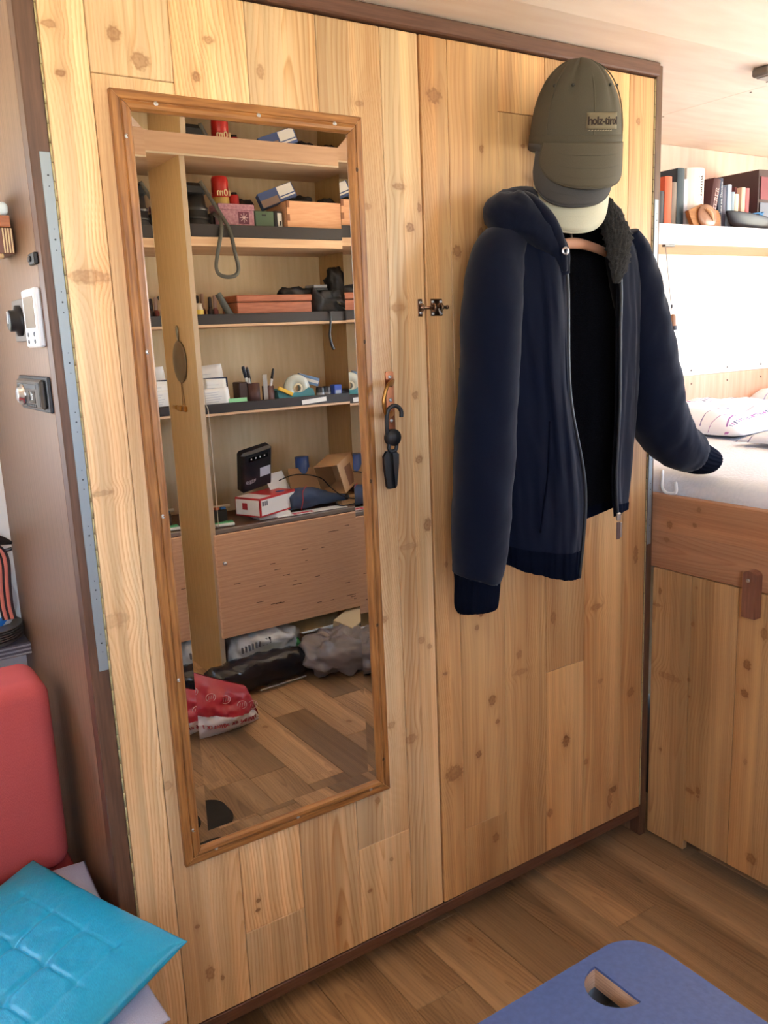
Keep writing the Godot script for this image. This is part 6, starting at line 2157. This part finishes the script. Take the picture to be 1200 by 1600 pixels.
func counter_things() -> void:
	var Y := 0.576
	# red and white box, tilted, with a black device leaning on it
	var w := thing("red_white_box", "red and white cardboard box standing askew on the counter", "box", Vector3(1.055, Y, 1.65), "", true)
	w.rotation = Vector3(0, -0.42, 0.0)
	var st := mb()
	box(st, Vector3(-0.105, 0.02, -0.06), Vector3(0.105, 0.09, 0.06), 0.001)
	var rb := part("box_body", st, M(rgb(190, 44, 50), 0.45), w)
	st = mb()
	box(st, Vector3(-0.098, 0.026, -0.0608), Vector3(0.1, 0.082, -0.0598), 0.0003)
	var fp := part("white_front", st, m_paper, rb)
	st = mb()
	for i in 7:
		box(st, Vector3(-0.094 + i * 0.005, 0.06, -0.0612), Vector3(-0.0915 + i * 0.005 + 0.001 * (i % 2), 0.077, -0.0606))
	part("barcode", st, M(rgb(96, 96, 110), 0.6), fp)
	st = mb()
	box(st, Vector3(-0.1058, 0.026, -0.055), Vector3(-0.1048, 0.083, 0.056), 0.0003)
	var ep := part("white_end", st, m_paper, rb)
	st = mb()
	box(st, Vector3(-0.1062, 0.045, 0.0), Vector3(-0.1056, 0.07, 0.025), 0.0002)
	part("red_logo", st, M(rgb(180, 50, 58), 0.5), ep)
	st = mb()
	box(st, Vector3(-0.1, 0.0898, -0.055), Vector3(-0.035, 0.0908, 0.055), 0.0003)
	part("white_top_panel", st, M(rgb(226, 214, 212), 0.6), rb)
	st = mb(true)
	lathe(st, [Vector2(0.018, 0.0), Vector2(0.018, 0.0006), Vector2(0.0001, 0.0006)], 24, Transform3D(Basis.IDENTITY.scaled(Vector3(1.2, 1, 0.8)), Vector3(0.05, 0.0902, -0.03)))
	part("blue_badge", st, M(rgb(64, 70, 140), 0.5), rb)
	st = mb()
	box(st, Vector3(1.0, Y, 1.6), Vector3(1.13, Y + 0.019, 1.70), 0.001, Transform3D.IDENTITY)
	simple("white_booklet", "white booklet with red print lying under the red and white box", "booklet", st, m_paper, Vector3(1.06, Y, 1.65), "booklet_pages")
	w = thing("black_device", "black charger device with a white sticker leaning on the red and white box", "device", Vector3(1.035, 0.775, 1.69), "", true)
	w.rotation = Vector3(-0.32, -0.2, 0.16)
	st = mb()
	box(st, Vector3(-0.068, -0.102, -0.022), Vector3(0.072, 0.068, 0.022), 0.010)
	var dv := part("device_case", st, M(rgb(26, 28, 34), 0.35), w)
	st = mb()
	box(st, Vector3(0.012, -0.05, -0.0226), Vector3(0.06, -0.012, -0.0218), 0.0003)
	part("white_sticker", st, M(rgb(196, 206, 222), 0.6), dv)
	st = mb()
	box(st, Vector3(-0.04, 0.026, -0.0226), Vector3(0.05, 0.046, -0.0218), 0.0003)
	part("indicator_strip", st, M(rgb(12, 12, 14), 0.2), dv)
	for i in 4:
		st = mb()
		box(st, Vector3(-0.03 + i * 0.02, 0.034, -0.0232), Vector3(-0.025 + i * 0.02, 0.040, -0.0225), 0.0002)
		part("indicator", st, M(rgb(190, 194, 200), 0.5), dv)
	text("lettering", "vepo", 0.02, M(rgb(170, 174, 182), 0.5), dv, Transform3D(Basis(Vector3.UP, PI), Vector3(-0.03, -0.055, -0.0222)))
	st = mb(true)
	var arc := []
	for i in 13:
		var a := PI + PI * i / 12.0
		arc.append(Vector3(-0.03 + cos(a) * 0.022, -0.053 + sin(a) * 0.012, -0.0224))
	sweep(st, arc, 0.0008, 5, true, 1)
	part("logo_arc", st, M(rgb(170, 174, 182), 0.5), dv)
	# cartons
	w = thing("open_carton", "tan open cardboard box standing on its corner at the right of the counter", "carton", Vector3(1.375, 0.70, 1.66), "", true)
	w.rotation = Vector3(0.12, -0.5, 0.28)
	st = mb()
	box(st, Vector3(-0.062, -0.062, -0.055), Vector3(0.062, -0.058, 0.055), 0.0006)
	box(st, Vector3(-0.062, -0.058, -0.055), Vector3(0.062, 0.06, -0.052), 0.0006)
	box(st, Vector3(-0.062, -0.058, 0.052), Vector3(0.062, 0.06, 0.055), 0.0006)
	box(st, Vector3(0.058, -0.058, -0.052), Vector3(0.062, 0.06, 0.052), 0.0006)
	box(st, Vector3(-0.062, 0.056, -0.052), Vector3(0.058, 0.06, 0.052), 0.0006)
	var cm := M(rgb(198, 160, 120), 0.75)
	var oc := part("carton_walls", st, cm, w)
	st = mb()
	box(st, Vector3(-0.062, -0.055, -0.0005), Vector3(0.0, -0.053, 0.055), 0.0005, Transform3D(Basis(Vector3.BACK, 0.6), Vector3(-0.062, 0.0, 0.0)))
	part("flap", st, M(rgb(176, 138, 100), 0.75), oc)
	st = mb()
	box(st, Vector3(-0.02, -0.05, -0.0558), Vector3(0.03, 0.03, -0.0549), 0.0003)
	part("printed_panel", st, M(rgb(140, 104, 84), 0.7), oc)
	st = mb()
	box(st, Vector3(-0.065, 0, -0.03), Vector3(0.065, 0.12, 0.03), 0.001, Transform3D(Basis(Vector3.UP, -0.2), Vector3(1.405, Y, 1.80)))
	simple("brown_carton", "brown carton against the back wall behind the open one", "carton", st, M(rgb(150, 116, 84), 0.75), Vector3(1.405, Y, 1.8), "carton_body")
	w = thing("cardboard_flap", "folded brown cardboard piece left of the open carton", "cardboard", Vector3(1.25, Y, 1.7))
	st = mb()
	box(st, Vector3(-0.06, 0, -0.002), Vector3(0.06, 0.105, 0.002), 0.0005, Transform3D(Basis(Vector3.RIGHT, 0.35).rotated(Vector3.UP, 0.3), Vector3(1.25, Y + 0.055, 1.69)))
	part("cardboard_sheet", st, M(rgb(160, 124, 88), 0.75), w)
	st = mb(true)
	sweep(st, [Vector3(1.14, Y + 0.04, 1.64), Vector3(1.22, Y + 0.05, 1.65), Vector3(1.32, Y + 0.04, 1.63), Vector3(1.385, Y + 0.034, 1.61)], [Vector2(0.03, 0.03), Vector2(0.042, 0.038), Vector2(0.022, 0.022), Vector2(0.01, 0.01)], 20, true, 10, 0.3, 8)
	w = simple("blue_tool_bag", "dark blue cloth tool bag lying along the counter", "bag", st, M(rgb(56, 74, 104), 0.7), Vector3(1.25, Y, 1.64), "bag_body")
	st = mb(true)
	ball(st, Vector3(1.385, Y + 0.035, 1.608), Vector3(0.011, 0.011, 0.011), 12, 8)
	part("dark_end", st, m_black, w)
	st = mb(true)
	cyl(st, Vector3(1.27, Y + 0.02, 1.74), Vector3(1.265, Y + 0.195, 1.74), 0.028, 20)
	w = simple("blue_bottle", "blue bottle standing behind the open carton", "bottle", st, M(rgb(44, 78, 140), 0.35), Vector3(1.268, Y, 1.74), "bottle_body")
	st = mb(true)
	lathe(st, [Vector2(0.0001, 0), Vector2(0.03, 0), Vector2(0.03, 0.022), Vector2(0.0001, 0.022)], 20, Transform3D(Basis.IDENTITY, Vector3(1.27, Y, 1.74)))
	part("bottle_base", st, M(rgb(34, 60, 110), 0.35), w)
	w = thing("leaflet", "white leaflet with red print at the counter's front edge", "leaflet", Vector3(1.23, Y, 1.6))
	st = mb()
	box(st, Vector3(-0.15, 0, -0.022), Vector3(0.15, 0.002, 0.03), 0.0004, Transform3D(Basis(Vector3.UP, 0.04), Vector3(1.22, Y + 0.001, 1.604)))
	var lf := part("leaflet_sheet", st, m_paper, w)
	st = mb()
	for i in 5:
		box(st, Vector3(1.14 + i * 0.018, Y + 0.003, 1.588 + 0.004 * (i % 2)), Vector3(1.154 + i * 0.018, Y + 0.0038, 1.612), 0.0002)
	part("red_print", st, M(rgb(206, 60, 80), 0.6), lf)
	st = mb()
	box(st, Vector3(-0.055, 0, -0.001), Vector3(0.055, 0.10, 0.001), 0.0005, Transform3D(Basis(Vector3.RIGHT, 0.5).rotated(Vector3.UP, -0.4), Vector3(1.155, Y + 0.058, 1.70)))
	simple("folded_paper", "crumpled white paper behind the red and white box", "paper", st, m_paper, Vector3(1.155, Y, 1.7), "paper_sheet")
	st = mb(true)
	sweep(st, [Vector3(1.13, 0.70, 1.68), Vector3(1.18, 0.715, 1.67), Vector3(1.24, 0.712, 1.66), Vector3(1.30, 0.69, 1.65), Vector3(1.33, 0.655, 1.64), Vector3(1.36, 0.62, 1.6), Vector3(1.42, 0.60, 1.598), Vector3(1.45, 0.61, 1.60)], 0.0022, 6)
	sweep(st, [Vector3(1.35, 0.615, 1.62), Vector3(1.335, 0.59, 1.60), Vector3(1.36, 0.581, 1.59), Vector3(1.41, 0.583, 1.59), Vector3(1.45, 0.592, 1.6)], 0.0022, 6)
	simple("black_cable", "black cable winding over the cartons", "cable", st, m_black, Vector3(1.3, Y, 1.64), "cable_run")
	st = mb(true)
	sweep(st, [Vector3(1.175, Y + 0.012, 1.60), Vector3(1.185, Y + 0.05, 1.598), Vector3(1.19, Y + 0.082, 1.605), Vector3(1.215, Y + 0.10, 1.62)], 0.0016, 6)
	simple("red_cable", "thin red cable over the blue tool bag", "cord", st, M(rgb(196, 60, 66), 0.6), Vector3(1.18, Y, 1.6), "cord_run")
	st = mb()
	for i in 4:
		box(st, Vector3(1.365, Y + 0.003 + i * 0.009, 1.61 + 0.004 * i), Vector3(1.455, Y + 0.011 + i * 0.009, 1.69), 0.001)
	simple("wood_offcuts", "pale wooden offcuts stacked at the right end of the counter", "offcuts", st, M(rgb(196, 160, 118), 0.65), Vector3(1.41, Y, 1.65), "offcut_stack")
	# left end: markers, tray
	st = mb()
	box(st, Vector3(0.812, Y, 1.66), Vector3(0.90, Y + 0.05, 1.76), 0.003)
	simple("dark_tray", "dark tray with small tools at the left end of the counter", "tray", st, M(rgb(50, 48, 52), 0.5), Vector3(0.856, Y, 1.7), "tray_body")
	st = mb(true)
	cyl(st, Vector3(0.815, Y + 0.058, 1.70), Vector3(0.92, Y + 0.056, 1.68), 0.007, 12)
	simple("pale_stick", "pale wooden stick lying on the dark tray", "stick", st, M(rgb(206, 192, 166), 0.6), Vector3(0.86, Y + 0.05, 1.69), "stick_body")
	for i in 3:
		st = mb()
		box(st, Vector3(0.83 + i * 0.025, Y + 0.05, 1.665), Vector3(0.848 + i * 0.025, Y + 0.058, 1.69), 0.001)
		simple("small_tool", ["tiny grey tool at the left of the tray", "tiny orange tool in the middle of the tray", "tiny blue tool at the right of the tray"][i], "tool", st, M([rgb(150, 150, 150), rgb(206, 110, 60), rgb(70, 120, 180)][i], 0.5), Vector3(0.84 + i * 0.025, Y + 0.05, 1.67), "tool_body", "small tools on the dark tray")
	for i in 3:
		var c: Color = [rgb(226, 232, 228), rgb(110, 206, 160), rgb(70, 170, 110)][i]
		st = mb(true)
		var a := Vector3(0.825 + i * 0.006, Y + 0.0065, 1.60 + i * 0.012)
		cyl(st, a, a + Vector3(0.07, 0.0, -0.01 + 0.012 * i), 0.006, 12)
		w = simple("marker", ["white marker lying at the left end of the counter", "mint green marker lying at the left end of the counter", "dark green marker lying furthest left on the counter"][i], "marker", st, M(c, 0.4), a, "barrel", "markers on the counter")
		st = mb(true)
		cyl(st, a + Vector3(-0.012, 0, 0.001), a, 0.0066, 12)
		part("marker_cap", st, M(c * 0.8, 0.4), w)

func under_counter_things() -> void:
	# white sack under the hatch
	var plastic := M(rgb(206, 212, 216), 0.28)
	var st := mb(true)
	blob(st, Vector3(0.973, 0.088, 1.625), Vector3(0.152, 0.085, 0.095), 0.03, 14.0, 23, 64, 40, 0.001)
	var w := simple("white_sack", "crumpled white plastic sack with yellow edge lying under the hatch behind the black roll", "sack", st, plastic, Vector3(0.94, 0.0, 1.61), "sack_body")
	st = mb(true)
	sweep(st, [Vector3(0.86, 0.07, 1.533), Vector3(0.92, 0.082, 1.527), Vector3(0.99, 0.085, 1.527), Vector3(1.07, 0.082, 1.536)], [Vector2(0.003, 0.006), Vector2(0.003, 0.008), Vector2(0.003, 0.008), Vector2(0.003, 0.006)], 8)
	part("yellow_edge", st, M(rgb(196, 172, 60), 0.5), w)
	st = mb()
	for i in 9:
		box(st, Vector3(0.86 + i * 0.014, 0.108 + 0.002 * i, 1.5265), Vector3(0.865 + i * 0.014, 0.13 + 0.002 * i, 1.5355))
	part("dark_print", st, M(rgb(110, 112, 120), 0.6), w)
	st = mb(true)
	ball(st, Vector3(1.105, 0.075, 1.575), Vector3(0.014, 0.03, 0.03), 14, 8)
	part("green_corner", st, M(rgb(40, 130, 60), 0.4), w)
	# black plastic roll
	st = mb(true)
	var foil := M(rgb(16, 22, 34), 0.16)
	sweep(st, [Vector3(0.70, 0.06, 1.43), Vector3(0.78, 0.062, 1.445), Vector3(0.88, 0.062, 1.455), Vector3(0.98, 0.06, 1.46), Vector3(1.06, 0.056, 1.47)], [Vector2(0.055, 0.06), Vector2(0.06, 0.062), Vector2(0.06, 0.062), Vector2(0.058, 0.06), Vector2(0.05, 0.055)], 36, true, 12, 0.18, 12)
	w = simple("plastic_roll", "shiny black roll of plastic film lying in front of the shelf", "roll", st, foil, Vector3(0.88, 0.0, 1.45), "roll_body")
	st = mb(true)
	sweep(st, [Vector3(0.86, 0.012, 1.392), Vector3(0.93, 0.012, 1.396), Vector3(1.05, 0.012, 1.405)], 0.004, 6)
	part("pale_edge", st, M(rgb(160, 156, 156), 0.4), w)
	# grey bag
	st = mb(true)
	blob(st, Vector3(1.225, 0.068, 1.43), Vector3(0.17, 0.068, 0.125), 0.035, 13.0, 33, 64, 40, 0.001)
	simple("grey_bag", "limp translucent grey plastic bag on the floor right of the black roll", "bag", st, M(rgb(126, 122, 126), 0.3), Vector3(1.2, 0.0, 1.43), "bag_body")
	w = thing("cream_carton", "crushed cream carton lying on the grey plastic bag", "carton", Vector3(1.33, 0.13, 1.6))
	st = mb()
	box(st, Vector3(-0.075, -0.012, -0.045), Vector3(0.075, 0.02, 0.045), 0.002, Transform3D(Basis(Vector3.UP, -0.5).rotated(Vector3.RIGHT, -0.3), Vector3(1.33, 0.135, 1.52)))
	part("carton_body", st, M(rgb(206, 190, 158), 0.7), w)
	st = mb()
	box(st, Vector3(-0.05, 0.0, -0.0465), Vector3(0.03, 0.012, -0.045), 0.0004, Transform3D(Basis(Vector3.UP, -0.5).rotated(Vector3.RIGHT, -0.3), Vector3(1.33, 0.135, 1.52)))
	part("dark_slot", st, m_black, w)
	# red and white shopping bag
	w = thing("shopping_bag", "red and white bakery shopping bag lying on the floor boards", "bag", Vector3(0.63, 0.0, 1.2))
	var nz := FastNoiseLite.new()
	nz.seed = 4
	nz.frequency = 12.0
	var fr := []
	var bk := []
	for i in 25:
		var a := []
		var b := []
		for j in 41:
			var u := j / 40.0
			var v := i / 24.0
			var x := 0.50 + 0.262 * u
			var hh := lerpf(0.245, 0.10, pow(u, 0.9)) * (1.0 if u < 0.9 else 1.0 - pow((u - 0.9) / 0.1, 2.0) * 0.7)
			var bulge := 0.085 * sin(PI * clampf(v * 0.85 + 0.12, 0.0, 1.0)) * sqrt(maxf(0.0, sin(PI * clampf(u * 0.9 + 0.08, 0.0, 1.0))))
			var n := 0.02 * nz.get_noise_2d(x, v * 0.25) + 0.008 * nz.get_noise_2d(x * 3.0, v)
			a.append(Vector3(x, 0.002 + hh * v, 1.215 - bulge - n * sin(PI * v) + 0.03 * v))
			b.append(Vector3(x, 0.002 + hh * v, 1.215 + bulge * 0.9 + n * sin(PI * v) + 0.03 * v))
		fr.append(a)
		bk.append(b)
	# the white part is the lower front, the red part the rest
	var split := 10
	st = mb(true)
	grid(st, fr.slice(0, split + 1), false, true)
	part("white_lower_part", st, M(rgb(226, 224, 230), 0.35), w)
	st = mb(true)
	grid(st, fr.slice(split), false, true)
	grid(st, bk)
	var rp := part("red_upper_part", st, M(rgb(176, 38, 58), 0.35), w)
	var ink := M(rgb(170, 44, 62), 0.5)
	var word := "HANDWERK SCHMECKT"
	for i in word.length():
		if word[i] == " ":
			continue
		var u := 0.90 - i * 0.043
		var j := int(u * 40.0)
		var p: Vector3 = fr[6][j]
		text("letter", word[i], 0.017, ink, rp, Transform3D(Basis(Vector3.UP, PI).rotated(Vector3.RIGHT, 0.35), p + Vector3(0, 0.0, -0.003)), "Droid Sans", 700, 0.0012)
	for i in 5:
		var c: Vector3 = fr[[18, 17, 17, 15, 14][i]][[6, 14, 21, 29, 36][i]]
		st = mb(true)
		var ring := []
		for q in 15:
			var a := TAU * q / 14.0
			ring.append(c + Vector3(cos(a) * 0.016, sin(a) * 0.011, -0.003 + 0.006 * sin(a)))
		sweep(st, ring, 0.0009, 5, false, 1)
		for q in 3:
			sweep(st, [c + Vector3(-0.009 + q * 0.008, -0.006, -0.004), c + Vector3(-0.005 + q * 0.008, 0.006, -0.002)], 0.0008, 5, false, 1)
		part("bread_drawing", st, M(rgb(226, 190, 196), 0.5), rp)
	# black mat
	st = mb()
	var flat := Transform3D(Basis(Vector3(1, 0, 0), Vector3(0, 0, 1), Vector3(0, -1, 0)), Vector3(0, 0.0085, 0))
	prism(st, round_rect(-0.15, 0.675, 0.452, 0.822, 0.05, 8), 0.0, 0.008, flat)
	simple("floor_mat", "black floor mat with a rounded corner low in the mirror", "mat", st, M(rgb(18, 18, 20), 0.8), Vector3(0.15, 0.0, 0.75), "mat_body")
